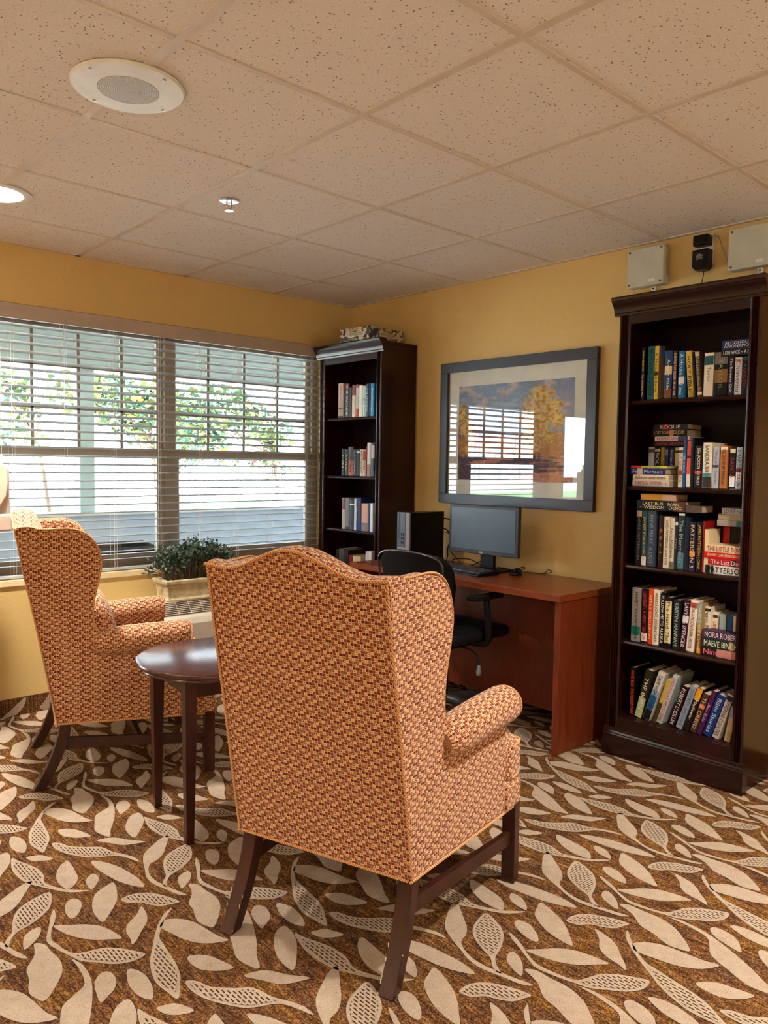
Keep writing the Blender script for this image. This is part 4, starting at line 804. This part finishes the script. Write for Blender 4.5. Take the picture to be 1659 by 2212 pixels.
# ---- wingback chairs
def fab(o): box_uv(o.data); return o
def xo(y, z): return .279+.10*(y-.09)+.010*(z-.26)          # outer face of the side panels
SIDE = [(.092, .262), (.058, .45), (.02, .66), (-.018, .85), (-.050, 1.035), (-.040, 1.046), (0, 1.040), (.06, 1.038), (.14, 1.040), (.185, 1.030), (.225, 1.003), (.252, .955), (.262, .90), (.252, .835), (.236, .765), (.230, .70), (.236, .65), (.262, .610), (.32, .600), (.60, .595), (.604, .56), (.604, .46), (.604, .345), (.704, .335), (.708, .30), (.706, .252)]
def make_wingback():
    t = thing('wingback_chair', 'wingback armchair', 'armchair', (0, 0, 0), 0, 'patterned wingback armchairs')
    fb = M['fabric']
    def ztop(x):
        ax = abs(x); return 1.046+(.060*(.5+.5*math.cos(PI*ax/.215)) if ax < .215 else .006*((ax-.215)/.075))
    # backrest: outer face, rolled top and padded inner face in one sheet closed at the bottom
    bm = bmesh.new(); nx = 28; cols = []
    for i in range(nx+1):
        u = i/nx*2-1; col = []
        for j in range(15):                                            # up the outside
            v = j/14; zt = ztop(u*.285)-.012; z = .262+(zt-.262)*v; w = .268+.012*v
            y = .092-.142*((z-.262)/.78)**1.05; col.append((u*w, y, z))
        zt = ztop(u*.285); yb0 = col[-1][1]
        for k in range(1, 7):                                           # round the top
            a = PI*k/6; col.append((u*.280, yb0+.045-.045*math.cos(a), zt-.012+.016*math.sin(a)-.010*(k/6)))
        for j in range(1, 12):                                          # down the padded inside
            v = j/11; z = zt-.012-(zt-.012-.44)*v; bul = .030*math.sin(PI*min(1, v*1.02))*(1-.6*u**4)
            col.append((u*.275, .092-.142*((z-.262)/.78)+.090+bul+.02*v, z))
        col.append((u*.268, .20, .264)); cols.append(col)
    V = [[bm.verts.new(p) for p in c] for c in cols]; m = len(V[0])
    for i in range(nx):
        for j in range(m): bm.faces.new((V[i][j], V[i+1][j], V[i+1][(j+1) % m], V[i][(j+1) % m]))
    for c in (V[0], V[-1]): bm.faces.new(c)
    fab(obj('backrest', bm, fb, t, smooth=50))
    # piping across the top of the outside back
    pts = [(u*.281, .092-.142*((ztop(u*.285)-.012-.262)/.78)**1.05-.003, ztop(u*.285)-.010) for u in [k/16-1 for k in range(33)]]
    obj('back_piping', tube(bmesh.new(), pts, .0045, 6), M['piping'], t, smooth=60)
    for s in (-1, 1):
        # outline thickened inwards: wing, arm and body side are upholstered as one panel
        bm = bmesh.new(); O = []; I = []
        for y, z in SIDE:
            th = .052 if y < .30 or z > .5 else .06
            O.append(bm.verts.new((s*xo(y, z), y, z))); I.append(bm.verts.new((s*(xo(y, z)-th), y+(0.012 if y < .1 and z < 1.0 else 0), z)))
        n = len(SIDE)
        for k in range(n): bm.faces.new((O[k], O[(k+1) % n], I[(k+1) % n], I[k]))
        bm.faces.new(O if s < 0 else O[::-1]); bm.faces.new(I[::-1] if s < 0 else I)
        sp = obj('wing_side', bm, fb, t, smooth=40, bevel=.010, seg=3); fab(sp)
        P3 = [(s*(xo(y, z)+.001), y, z) for y, z in SIDE]
        top = crom([(s*(xo(y, z)-.003), y-.001, z+.002) for y, z in SIDE[5:18]], 3, False)
        obj('wing_piping', tube(bmesh.new(), [P3[k] for k in range(0, 5)]+top, .0038, 6), M['piping'], t, smooth=60)
        # rolled arm
        ca = []
        def armc(y): return (s*(xo(y, .6)-.012+.004*(y-.2)), y, .578+.022*math.sin(min(1, max(0, (y-.2)/.35))*PI/2)-.006)
        prof = []
        ys = [.235, .262, .30, .36, .44, .52, .585, .600, .606]
        rr = [.034, .048, .056, .058, .058, .058, .058, .055, .044]
        pts = [armc(y) for y in ys]
        bm = bmesh.new(); tube(bm, pts, rr, 24)
        a = obj('armrest', bm, fb, t, smooth=50); uvl = a.data.uv_layers.new(name='UVMap')
        for p in a.data.polygons:
            for li in p.loop_indices:
                co = a.data.vertices[a.data.loops[li].vertex_index].co; cx = armc(co.y); an = math.atan2(co.z-cx[2], (co.x-cx[0])*s)
                uvl.data[li].uv = (co.y, an*.058)
            us = [uvl.data[li].uv[1] for li in p.loop_indices]
            if max(us)-min(us) > .18:
                for li in p.loop_indices:
                    if uvl.data[li].uv[1] < 0: uvl.data[li].uv[1] += 2*PI*.058
        e = [(armc(.604)[0]+.052*math.cos(q*PI/12), .606, armc(.604)[2]+.052*math.sin(q*PI/12)) for q in range(24)]
        obj('arm_piping', tube(bmesh.new(), e, .003, 5, closed=True), M['piping'], t)
        bm = bmesh.new()
        tube(bm, crom([(s*(xo(.09, .26)-.001), .085, .262), (s*xo(.4, .26), .40, .256), (s*xo(.70, .26), .708, .250)], 4, False), .004, 6)
        obj('hem_piping', bm, M['piping'], t)
    obj('hem_piping', tube(bmesh.new(), [(-.270, .088, .262), (.270, .088, .262)], .004, 6), M['piping'], t)
    # seat frame and loose T cushion
    bm = bmesh.new(); prism(bm, [(-.262, .21), (.262, .21), (.275, .59), (.34, .602), (.346, .708), (-.346, .708), (-.34, .602), (-.275, .59)], .254, .330, 'z')
    fab(obj('seat_frame', bm, fb, t, bevel=.008, seg=3))
    bm = bmesh.new(); prism(bm, [(-.235, .20), (.235, .20), (.252, .607), (.335, .612), (.342, .70), (.33, .738), (-.33, .738), (-.342, .70), (-.335, .612), (-.252, .607)], .334, .462, 'z')
    bmesh.ops.subdivide_edges(bm, edges=[e for e in bm.edges if e.calc_length() > .3], cuts=5, use_grid_fill=True)
    fab(obj('seat_cushion', bm, fb, t, smooth=60, bevel=.026, seg=4))
    bm = bmesh.new()
    for z in (.350, .447): tube(bm, [(-.339, .640, z), (-.339, .695, z), (-.329, .730, z), (-.31, .737, z), (.31, .737, z), (.329, .730, z), (.339, .695, z), (.339, .640, z)], .0036, 6)
    obj('cushion_piping', bm, M['piping'], t)
    bm = bmesh.new(); bmesh.ops.create_uvsphere(bm, u_segments=32, v_segments=20, radius=1)
    for v in bm.verts:
        c = v.co; sq = lambda q: math.copysign(abs(q)**.55, q)
        v.co = Vector((sq(c.x)*.205, .262+sq(c.y)*.075+(.62-(.615+sq(c.z)*.14))*.30, .615+sq(c.z)*.145))
    fab(obj('lumbar_cushion', bm, fb, t, smooth=80))
    wd = M['leg']
    chip = plain((.62, .56, .46), .8)
    bm = bmesh.new(); rc = random.Random(5)
    for s in (-1, 1):
        for q in range(9):
            z = rc.uniform(.004, .10); yc = .128-.104*(1-(z-.001)/.285)**1.7; xx = s*(.256)+.0215*rc.choice((-1, 1)); L_ = rc.uniform(.003, .012)
            box(bm, xx-.0009, xx+.0009, yc-.0222, yc-.0205, z, z+L_)
    obj('worn_chips', bm, chip, t)
    for s in (-1, 1):
        bm = bmesh.new(); secs = []
        for k in range(9):
            v = k/8; z = .285*(1-v)+.001; yc = .128-.104*v**1.7; xc = s*(.252+.004*v); w = .0215
            yc2 = yc
            secs.append([bm.verts.new((xc+a*w, yc2+b*w, z)) for a, b in ((-1, -1), (1, -1), (1, 1), (-1, 1))])
        for a, b in zip(secs, secs[1:]):
            for q in range(4): bm.faces.new((a[q], a[(q+1) % 4], b[(q+1) % 4], b[q]))
        bm.faces.new(secs[0]); bm.faces.new(secs[-1]); obj('leg', bm, wd, t, smooth=30, bevel=.002)
        obj('leg', B(s*.3225-.0215, s*.3225+.0215, .664, .706, .001, .262), wd, t, bevel=.002)
        M4 = Matrix.Translation((s*.256, .095, .16)) @ Matrix.Rotation(-s*math.atan2(.064, .58), 4, 'Z')
        bm = bmesh.new(); box(bm, -.010, .010, 0, .60, -.0, .042)
        for v in bm.verts: v.co = Matrix.Rotation(R(-3.6), 3, 'X') @ v.co
        bm.transform(M4); obj('stretcher', bm, wd, t, bevel=.0015)
    obj('stretcher', B(-.285, .285, .405, .425, .125, .165), wd, t, bevel=.0015)
    return t
wb = make_wingback()
wb.location = (-2.274, -2.562, 0); wb.rotation_euler = (0, 0, R(18.07-90))
wb['label'] = 'nearest wingback armchair, seen from behind, orange checked upholstery'
w2 = copy_tree(wb); w2.location = (-2.361, -.750, 0); w2.rotation_euler = (0, 0, R(-16.77-90))
w2['label'] = 'far wingback armchair under the window, seen side-on, left of the round table'

# ---- round side table
tb = thing('side_table', 'round dark walnut side table between the two wingback chairs', 'table', (-1.982, -1.640, 0), R(-8))
pr = [(.02, .566), (.262, .566), (.272, .568), (.276, .574), (.274, .579), (.284, .582), (.290, .588), (.2905, .594), (.287, .600), (.278, .603), (.02, .603)]
obj('tabletop', lathe(bmesh.new(), pr, 72), M['table'], tb, smooth=35)
for a, b, c, d in ((-.17, .17, .150, .168), (-.17, .17, -.168, -.150), (-.168, -.150, -.15, .15), (.150, .168, -.15, .15)): obj('apron', B(a, b, c, d, .505, .566), M['leg'], tb)
for sx in (-1, 1):
    for sy in (-1, 1):
        bm = bmesh.new(); secs = []
        for z, w in ((.566, .0215), (.49, .0215), (.001, .0135)): secs.append([bm.verts.new((sx*.170+a*w, sy*.170+b*w, z)) for a, b in ((-1, -1), (1, -1), (1, 1), (-1, 1))])
        for a, b in zip(secs, secs[1:]):
            for q in range(4): bm.faces.new((a[q], a[(q+1) % 4], b[(q+1) % 4], b[q]))
        bm.faces.new(secs[0]); bm.faces.new(secs[-1]); obj('leg', bm, M['leg'], tb, bevel=.002)

# ---- wall air conditioner and planter
ac = thing('wall_air_conditioner', 'beige through-wall air conditioner below the window, planter on top', 'air conditioner', (-1.36, 0, 0))
al = M['almond']; ax0, ax1 = -.55, .55
obj('cabinet', prism(bmesh.new(), [(-.001, .11), (-.30, .11), (-.345, .13), (-.352, .43), (-.335, .462), (-.30, .470), (-.235, .540), (-.001, .540)], ax0, ax1, 'x'), al, ac, bevel=.006, seg=3)
bm = bmesh.new(); n = Vector((0, -.07, .065)).normalized(); dd = Vector((0, -.065, -.07))
def gp(x, s_, h_): p = Vector((0, -.235, .540))+dd*s_; q = Vector((0, -.733, .68))*h_; return (x, p.y+q.y, p.z+q.z)
def gbar(bm, x0, x1, s0, s1, h0, h1):
    v = [bm.verts.new(gp(*a)) for a in ((x0, s0, h0), (x1, s0, h0), (x1, s1, h0), (x0, s1, h0), (x0, s0, h1), (x1, s0, h1), (x1, s1, h1), (x0, s1, h1))]
    for f in ((0, 3, 2, 1), (4, 5, 6, 7), (0, 1, 5, 4), (1, 2, 6, 5), (2, 3, 7, 6), (3, 0, 4, 7)): bm.faces.new([v[i] for i in f])
gbar(bm, ax0+.03, ax1-.03, .06, .94, .0006, .002); obj('grille_gap_shade', bm, plain((.012, .011, .010), .8, 0, .1), ac)  # near-black sheet on the cabinet, painted shade between the grille bars
bm = bmesh.new()
for k in range(8): gbar(bm, ax0+.03, ax1-.03, .07+k*.117, .10+k*.117, .002, .009)
x = ax0+.03
while x < ax1-.02: gbar(bm, x-.0015, x+.0015, .06, .94, .002, .007); x += .0743
obj('air_grille', bm, al, ac)
bm = bmesh.new()
for k in range(5): box(bm, ax0+.02, ax1-.02, -.358, -.350, .20+k*.03, .218+k*.03)
obj('intake_louvres', bm, plain((.16, .13, .10), .5), ac)
pl = thing('potted_boxwood', 'boxwood plant in a rectangular cream stone planter on the air conditioner', 'plant', (-1.270, -.170, .541), R(-2))
bm = bmesh.new(); secs = []
for z, w, d in ((0, .205, .083), (.010, .205, .083), (.014, .197, .076), (.022, .195, .074), (.090, .203, .080), (.094, .214, .090), (.112, .217, .093), (.118, .212, .089), (.118, .196, .074), (.100, .194, .072)):
    secs.append([bm.verts.new((a*w, b*d, z)) for a, b in ((-1, -1), (1, -1), (1, 1), (-1, 1))])
for a, b in zip(secs, secs[1:]):
    for q in range(4): bm.faces.new((a[q], a[(q+1) % 4], b[(q+1) % 4], b[q]))
bm.faces.new(secs[0]); bm.faces.new(secs[-1])
mm = NT('aged_cream_stone'); mm.base(mm.ramp(mm.noise(mm.coords(), 18, 5, .7), [(.35, srgb((176, 158, 116))), (.6, srgb((216, 202, 162)))])).set(.85, 0, .2); mm.bump(mm.noise(mm.coords(), 90, 3), .3, .002)
obj('planter', bm, mm.m, pl, bevel=.003)
rnd = random.Random(11); bm = bmesh.new(); sm_ = bmesh.new()
greens = [plain(c, .42) for c in ((.020, .045, .022), (.045, .085, .045), (.09, .14, .085), (.035, .065, .045))]
for i in range(380):
    a = rnd.uniform(0, 2*PI); rr_ = math.sqrt(rnd.random()); bx_, by_ = .17*rr_*math.cos(a), .055*rr_*math.sin(a)
    ex_ = bx_*1.6+rnd.gauss(0, .036); ey_ = max(-.2, min(.125, by_*1.9+rnd.gauss(0, .028))); hz = .122+.195*math.sqrt(max(.06, 1-(ex_/.36)**2))*rnd.uniform(.35, 1.06)+.015*math.sin(ex_*21+1)
    if ex_ < -.19 and rnd.random() < .5: hz *= .85
    p0 = Vector((bx_, by_, .10)); p3 = Vector((ex_, ey_, hz)); p1 = p0.lerp(p3, .5)+Vector((0, 0, .02))
    if i % 2 == 0: tube(sm_, [p0, p1, p3], [.002, .0016, .0008], 4)
    dirn = (p3-p1).normalized()
    for q in range(8):
        pos = p1.lerp(p3, .25+.75*q/7); sd = Vector((rnd.gauss(0, 1), rnd.gauss(0, 1), rnd.gauss(0, .5))).normalized(); sd = (sd+dirn*.7).normalized()
        nb = sd.cross(Vector((rnd.gauss(0, 1), rnd.gauss(0, 1), rnd.gauss(0, 1)))).normalized(); L = rnd.uniform(.014, .023)
        v = [bm.verts.new(pos+sd*u*L+nb*w*L+Vector((0, 0, zz*L))) for u, w, zz in ((0, 0, 0), (.35, .20, .04), (.72, .30, .05), (.95, .18, .02), (1.02, 0, 0), (.95, -.18, .02), (.72, -.30, .05), (.35, -.20, .04))]
        bm.faces.new(v).material_index = rnd.randrange(4)
fo = obj_keep('foliage', bm, greens); fo.parent = pl; fo['kind'] = 'stuff'
obj('stems', sm_, plain((.10, .08, .05), .8), pl)

# ---- framed picture
pic = thing('framed_picture', 'large framed autumn tree landscape under glass on the yellow wall', 'picture', (-.001, -1.423, 1.4995))
hw, hh, fw_ = .537, .4145, .058
bm = bmesh.new()
for a in ((-hw, hw, hh-fw_, hh), (-hw, hw, -hh, -hh+fw_), (-hw, -hw+fw_, -hh+fw_, hh-fw_), (hw-fw_, hw, -hh+fw_, hh-fw_)): box(bm, -.030, 0, a[0], a[1], a[2], a[3])
obj('frame', bm, M['frame'], pic, bevel=.0015)
obj('mat_board', B(-.010, -.004, -hw+fw_, hw-fw_, -hh+fw_, hh-fw_), M['mat'], pic)
aw, ah = .400, .272
def art():
    nx, ny = 190, 128; bm = bmesh.new(); V = {}
    for i in range(nx+1):
        for j in range(ny+1): V[i, j] = bm.verts.new((-.0108, aw-2*aw*i/nx, -ah+2*ah*j/ny))
    for i in range(nx):
        for j in range(ny): bm.faces.new((V[i, j], V[i, j+1], V[i+1, j+1], V[i+1, j]))
    o = obj_keep('painting', bm, []); at = o.data.color_attributes.new('paint', 'FLOAT_COLOR', 'POINT')
    def fb(x, y, s, k=0): return noise.fractal(Vector((x*s, y*s, k)), .6, 2.1, 4)
    L3 = lambda a, b, t: tuple(a[q]+(b[q]-a[q])*max(0, min(1, t)) for q in range(3))
    blobs = [(.74, .84, .12, .12), (.66, .74, .10, .11), (.82, .72, .10, .11), (.88, .60, .07, .09), (.60, .62, .07, .08), (.72, .60, .12, .13), (.66, .46, .08, .10), (.78, .46, .08, .10), (.70, .34, .06, .06), (.03, .70, .05, .10), (.07, .56, .07, .11), (.12, .44, .06, .09), (.10, .32, .05, .06)]
    cols = []
    for i in range(nx+1):
        for j in range(ny+1):
            x, y = i/nx, j/ny; n = fb(x, y, 7, 1); n2 = fb(x, y, 26, 4)
            sky = L3((.42, .47, .60), (.16, .25, .44), y*1.5-.6+n*.5); sky = L3(sky, (.62, .50, .50), (n*1.4 if y > .55 else 0))
            hill = .50+.07*math.sin(x*5+1)+.05*n
            c = sky
            if y < hill: c = L3((.16, .16, .30), (.30, .20, .24), n+.4)
            if y < .46+.05*n: c = L3((.42, .17, .08), (.60, .28, .12), n2*.9+.4)
            if y < .26+.03*n:
                c = L3((.07, .06, .12), (.20, .10, .10), n2+.3)
                if fb(x*.5, y*4, 4, 9)+.9*(x-.45) > .22: c = L3((.52, .20, .14), (.70, .34, .26), n2+.3)
            for tx, tw in ((.685, .010), (.725, .008), (.10, .006)):
                if abs(x-tx-.01*math.sin(y*9)) < tw and .22 < y < .62: c = (.07, .05, .07)
            if x > .60 and x < .84 and y < .46 and y > .26: c = L3(c, (.46, .18, .08), n2*1.4+.3)
            for (cx, cy, rx, ry) in blobs:
                d = ((x-cx)/rx)**2+((y-cy)/ry)**2+n2*1.1+n*.6
                if d < .85: c = L3((.42, .20, .05), (.86, .58, .20), n2*1.5+.55+(y-.5)*.6)
            cols.append(c)
    for k, c in enumerate(cols): at.data[k].color = (*c, 1)
    m = NT('painted_print'); a = m.node('ShaderNodeVertexColor'); a.layer_name = 'paint'; m.link(a.outputs[0], m.p.inputs['Base Color']); m.set(.7, 0, .1); o.data.materials.append(m.m)
    o.parent = pic; return o
art()
obj('picture_glass', B(-.0145, -.0130, -hw+fw_, hw-fw_, -hh+fw_, hh-fw_), M['picglass'], pic)

# ---- things on the ceiling
sp = thing('ceiling_speaker', 'round white ceiling speaker with perforated centre', 'speaker', (-2.457, -1.960, H-.001))
obj('speaker_plate', lathe(bmesh.new(), [(.155, -.0005), (.157, -.004), (.152, -.010), (.10, -.012), (.085, -.012)], 64), M['whitemetal'], sp, smooth=30)
m = NT('perforated_grille'); tc = m.node('ShaderNodeTexCoord'); sx_ = m.node('ShaderNodeSeparateXYZ'); m.link(tc.outputs['Object'], sx_.inputs[0])
rad = m.math('SQRT', m.math('ADD', m.math('MULTIPLY', sx_.outputs[0], sx_.outputs[0]), m.math('MULTIPLY', sx_.outputs[1], sx_.outputs[1])))
an = m.math('ARCTAN2', sx_.outputs[1], sx_.outputs[0])
k1 = m.math('LESS_THAN', m.math('FRACT', m.math('DIVIDE', rad, .0048)), .5); k2 = m.math('LESS_THAN', m.math('FRACT', m.math('MULTIPLY', an, 14.0)), .6)
m.base(m.mix(m.math('MULTIPLY', k1, k2), (*srgb((196, 196, 184)), 1), (*srgb((84, 80, 72)), 1))).set(.5)
obj('speaker_grille', lathe(bmesh.new(), [(.085, -.0118), (.084, -.0130), (.001, -.0145)], 64), m.m, sp, smooth=30)
for k in range(4):
    a = R(20+90*k); obj('screw', lathe(bmesh.new(), [(.0045, -.0100), (.0045, -.0135), (.002, -.0145)], 12, (.136*math.cos(a), .136*math.sin(a))), M['chrome'], sp)
sk = thing('fire_sprinkler', 'chrome pendant fire sprinkler head in a ceiling tile', 'sprinkler', (-1.742, -1.316, H))
obj('escutcheon', lathe(bmesh.new(), [(.040, -.0005), (.041, -.004), (.030, -.008), (.020, -.006)], 32), M['chrome'], sk, smooth=40)
obj('sprinkler_frame', tube(tube(bmesh.new(), [(-.010, 0, -.004), (-.011, 0, -.025), (0, 0, -.040)], .003, 6), [(.010, 0, -.004), (.011, 0, -.025), (0, 0, -.040)], .003, 6), M['chrome'], sk)
obj('deflector', lathe(bmesh.new(), [(.018, -.040), (.018, -.042), (.003, -.042)], 16), M['chrome'], sk)
LS = [(-2.462, -.735), (-1.24, -3.75), (-4.90, -.735), (-4.90, -3.20), (-2.462, -5.65), (-4.90, -5.65)]
for i, (x, y) in enumerate(LS):
    if i == 0:
        dl = thing('ceiling_downlight', 'lit round recessed downlight in the ceiling above the far armchair', 'light', (x, y, H))
        obj('trim_ring', lathe(bmesh.new(), [(.135, -.0005), (.137, -.005), (.125, -.010), (.105, -.006)], 48), M['whitemetal'], dl, smooth=40)
        obj('lens', lathe(bmesh.new(), [(.104, -.0055), (.09, -.011), (.001, -.016)], 48), mat_emit('downlight_lens', (1, .86, .70), 9), dl, smooth=60)
    light('downlight_lamp', 'AREA', (x, y, H-.03), LAMP, LAMP_COL, .16)

# invented uplighters, out of view, added as fill to brighten the ceiling
for i, (x, y) in enumerate(((-5.75, -1.9), (-5.3, -6.2), (-.55, -5.6))):
    fl_ = thing('fill_uplighter', ['brass uplighter added as fill light, unseen by the left wall', 'brass uplighter added as fill light, unseen in the far left corner behind the camera', 'brass uplighter added as fill light, unseen by the right wall behind the camera'][i], 'lamp', (x, y, 0), 0, 'added fill uplighters')
    br = plain((.45, .33, .14), .3, 1)
    obj('base', lathe(bmesh.new(), [(.15, .002), (.15, .015), (.03, .035)], 32), br, fl_, smooth=40); obj('pole', tube(bmesh.new(), [(0, 0, .03), (0, 0, 1.72)], .012, 12), br, fl_, smooth=60)
    bm = bmesh.new(); pr_ = [(.02, 1.72), (.10, 1.75), (.17, 1.82), (.18, 1.86)]
    rings = [[bm.verts.new((r*math.cos(2*PI*k/32), r*math.sin(2*PI*k/32), z)) for k in range(32)] for r, z in pr_]
    for a, b in zip(rings, rings[1:]):
        for k in range(32): bm.faces.new((a[k], a[(k+1) % 32], b[(k+1) % 32], b[k]))
    obj('shade_bowl', bm, plain((.8, .75, .65), .4), fl_, smooth=60)
    light('fill_light', 'POINT', (x, y, 1.90), UP, LAMP_COL, shadow_soft_size=.08)

# ---- electrical boxes above the right bookcase
def ebox(name, label, yc, zc, w, h):
    t = thing(name, label, 'box', (-.001, yc, zc), 0, 'grey junction boxes over the right bookcase'); gm = plain((.50, .50, .43), .5)
    obj('enclosure', B(-.044, 0, -w/2, w/2, -h/2, h/2), gm, t, bevel=.004); obj('lid', B(-.056, -.0445, -w/2-.002, w/2+.002, -h/2-.002, h/2+.002), gm, t, bevel=.004)
    for a in (-1, 1):
        for b in (-1, 1):
            bm = lathe(bmesh.new(), [(.0055, 0), (.0055, .003), (.003, .004)], 12); bm.transform(Matrix.Translation((-.056, a*(w/2-.012), b*(h/2-.012))) @ Matrix.Rotation(-PI/2, 4, 'Y')); obj('screw', bm, plain((.13, .11, .08), .5), t)
    obj('sticker', B(-.0568, -.0555, -.052, -.020, -h/2+.014, -h/2+.028), plain((.75, .74, .70), .6), t)
    obj('mounting_tab', B(-.012, -.002, -.034, -.010, -h/2-.020, -h/2+.004), M['white'], t, bevel=.004)
    obj('tab_hole', lathe(bmesh.new(), [(.004, 0), (.004, .002)], 10), M['black'], t, loc=(-.012, -.022, -h/2-.010)).rotation_euler = (0, R(-90), 0)
ebox('junction_box', 'pale grey junction box on the wall above the bookcase left end', -2.217, 2.252, .182, .176)
ebox('junction_box', 'pale grey junction box above the bookcase, cut by the right photo edge', -2.705, 2.252, .192, .172)
ps = tag(obj('outlet_plate', B(-.008, -.001, -2.520, -2.440, 2.222, 2.356), M['white'], bevel=.002), 'white outlet plate behind the two black power adapters', 'outlet')
u1 = tag(obj('power_adapter', B(-.060, -.009, -2.516, -2.446, 2.298, 2.346), M['black'], bevel=.008, seg=3), 'upper black plug-in power adapter near the ceiling', 'adapter')
u2 = tag(obj('power_adapter', prism(bmesh.new(), [(-2.446, 2.282), (-2.518, 2.282), (-2.518, 2.205), (-2.506, 2.192), (-2.460, 2.192), (-2.446, 2.208)], -.058, -.009, 'x'), M['black'], bevel=.003), 'lower black power adapter with printed rating text', 'adapter')
text('rating_print', 'CLASS 2\nTRANSFORMER\n120VAC 60Hz\nOUTPUT 12V', u2, plain((.6, .6, .6), .6), (-.0584, -2.480, 2.250), (0, -1, 0), (0, 0, 1), .034, .028)
wm = plain((.30, .24, .17), .7)
tag(obj('thin_wire', tube(bmesh.new(), crom([(-.03, -2.49, 2.192), (-.03, -2.487, 2.165), (-.02, -2.475, 2.135), (-.012, -2.46, 2.108)], 5, False), .002, 5), M['blackmatte']), 'thin black wire dropping from the lower adapter behind the bookcase', 'wire')
tag(obj('thin_wire', tube(bmesh.new(), crom([(-.03, -2.515, 2.335), (-.022, -2.545, 2.330), (-.012, -2.565, 2.27), (-.012, -2.596, 2.20), (-.02, -2.605, 2.19)], 5, False), .0022, 5), wm), 'thin brown wire from the upper adapter to the right junction box', 'wire')
tag(obj('thin_wire', tube(bmesh.new(), crom([(-.02, -2.140, 2.160), (-.01, -2.143, 2.13), (-.008, -2.150, 2.10)], 5, False), .0018, 5), wm), 'short brown wire under the left junction box', 'wire')

# ---- games boxes on the corner bookcase
def game(label, loc, rz, w, d, h, name='board_game_box'):
    t = thing(name, label, 'game box', loc, rz)
    m = NT('printed_box_art'); v = m.node('ShaderNodeTexVoronoi'); m.link(m.coords(), v.inputs[0]); v.inputs['Scale'].default_value = 45; v.inputs['Randomness'].default_value = 1
    sc = m.node('ShaderNodeSeparateColor'); m.link(v.outputs['Color'], sc.inputs[0]); n = m.noise(m.coords(), 120, 3)
    m.base(m.ramp(m.math('ADD', m.math('MULTIPLY', sc.outputs[0], .7), m.math('MULTIPLY', n, .4)), [(.25, srgb((24, 20, 22))), (.42, srgb((60, 74, 74))), (.55, srgb((112, 92, 72))), (.68, srgb((206, 196, 172)))])).set(.4)
    obj('box_lid', B(0, d, -w, 0, 0, h), m.m, t, bevel=.001)
    cream = plain((.62, .56, .40), .5); gold = plain((.45, .38, .16), .5)
    for side in (0, 1):
        L = w if side == 0 else d
        def P(a, b, o): return (-o, -a, b) if side == 0 else (a, -w-o, b)
        bm = bmesh.new(); sh = [(.26, .30), (.30, .62), (.40, .56), (.50, .66), (.62, .66), (.74, .56), (.82, .66), (.84, .40), (.78, .26), (.55, .30), (.40, .22)]
        bm.faces.new([bm.verts.new(P(a*L, b*h, .0007)) for a, b in sh]); f = obj_keep('title_cloud', bm, [cream]); f.parent = t
        bm = bmesh.new(); bm.faces.new([bm.verts.new(P(a*L, b*h, .0007)) for a, b in ((.44, .72), (.64, .74), (.64, .92), (.54, .96), (.44, .90))]); f = obj_keep('title_badge', bm, [gold]); f.parent = t
        ex = (0, -1, 0) if side == 0 else (1, 0, 0); c = P(.55*L, .47*h, .0013)
        text('title', 'REMINISCING', t, plain((.02, .02, .02), .5), c, ex, (0, 0, 1), L*.44, h*.24)
        text('subtitle', 'MILLENNIUM EDITION', t, plain((.50, .46, .30), .5), P(.55*L, .14*h, .0013), ex, (0, 0, 1), L*.40, h*.09)
    return t
game('patterned board game box lying on top of the corner bookcase', (-.352, -.318, 2.0655), R(5), .262, .300, .078)

# ---- sanitizer dispenser at the left edge, between the far chair and the window
hd = thing('sanitizer_dispenser', 'white soap dispenser on a stand at the left photo edge', 'dispenser', (-2.395, -.35, 0))
obj('stand_pole', B(-.05, -.02, -.015, .015, .02, 1.05), M['chrome'], hd); obj('stand_base', B(-.26, -.045, -.12, .12, .001, .02), M['darkgrey'], hd, bevel=.004)
obj('housing', B(-.10, .072, -.05, .05, 1.025, 1.27), plain((.45, .40, .36), .4), hd, bevel=.012, seg=3)
obj('cover', prism(bmesh.new(), [(-.095, 1.09), (.02, 1.09), (.050, 1.14), (.058, 1.20), (.055, 1.265), (.045, 1.285), (-.095, 1.285)], -.072, -.050, 'y'), plain((.66, .52, .40), .35), hd, bevel=.008, seg=3)
obj('drip_tray', B(-.10, .074, -.07, .05, .985, 1.062), plain((.60, .48, .38), .4), hd, bevel=.008)
obj('hook', tube(bmesh.new(), [(.045, 0, 1.27), (.048, 0, 1.33)], .010, 8), M['white'], hd)
obj('hook', tube(bmesh.new(), [(.070, 0, 1.25), (.078, 0, 1.285)], .007, 8), M['white'], hd)
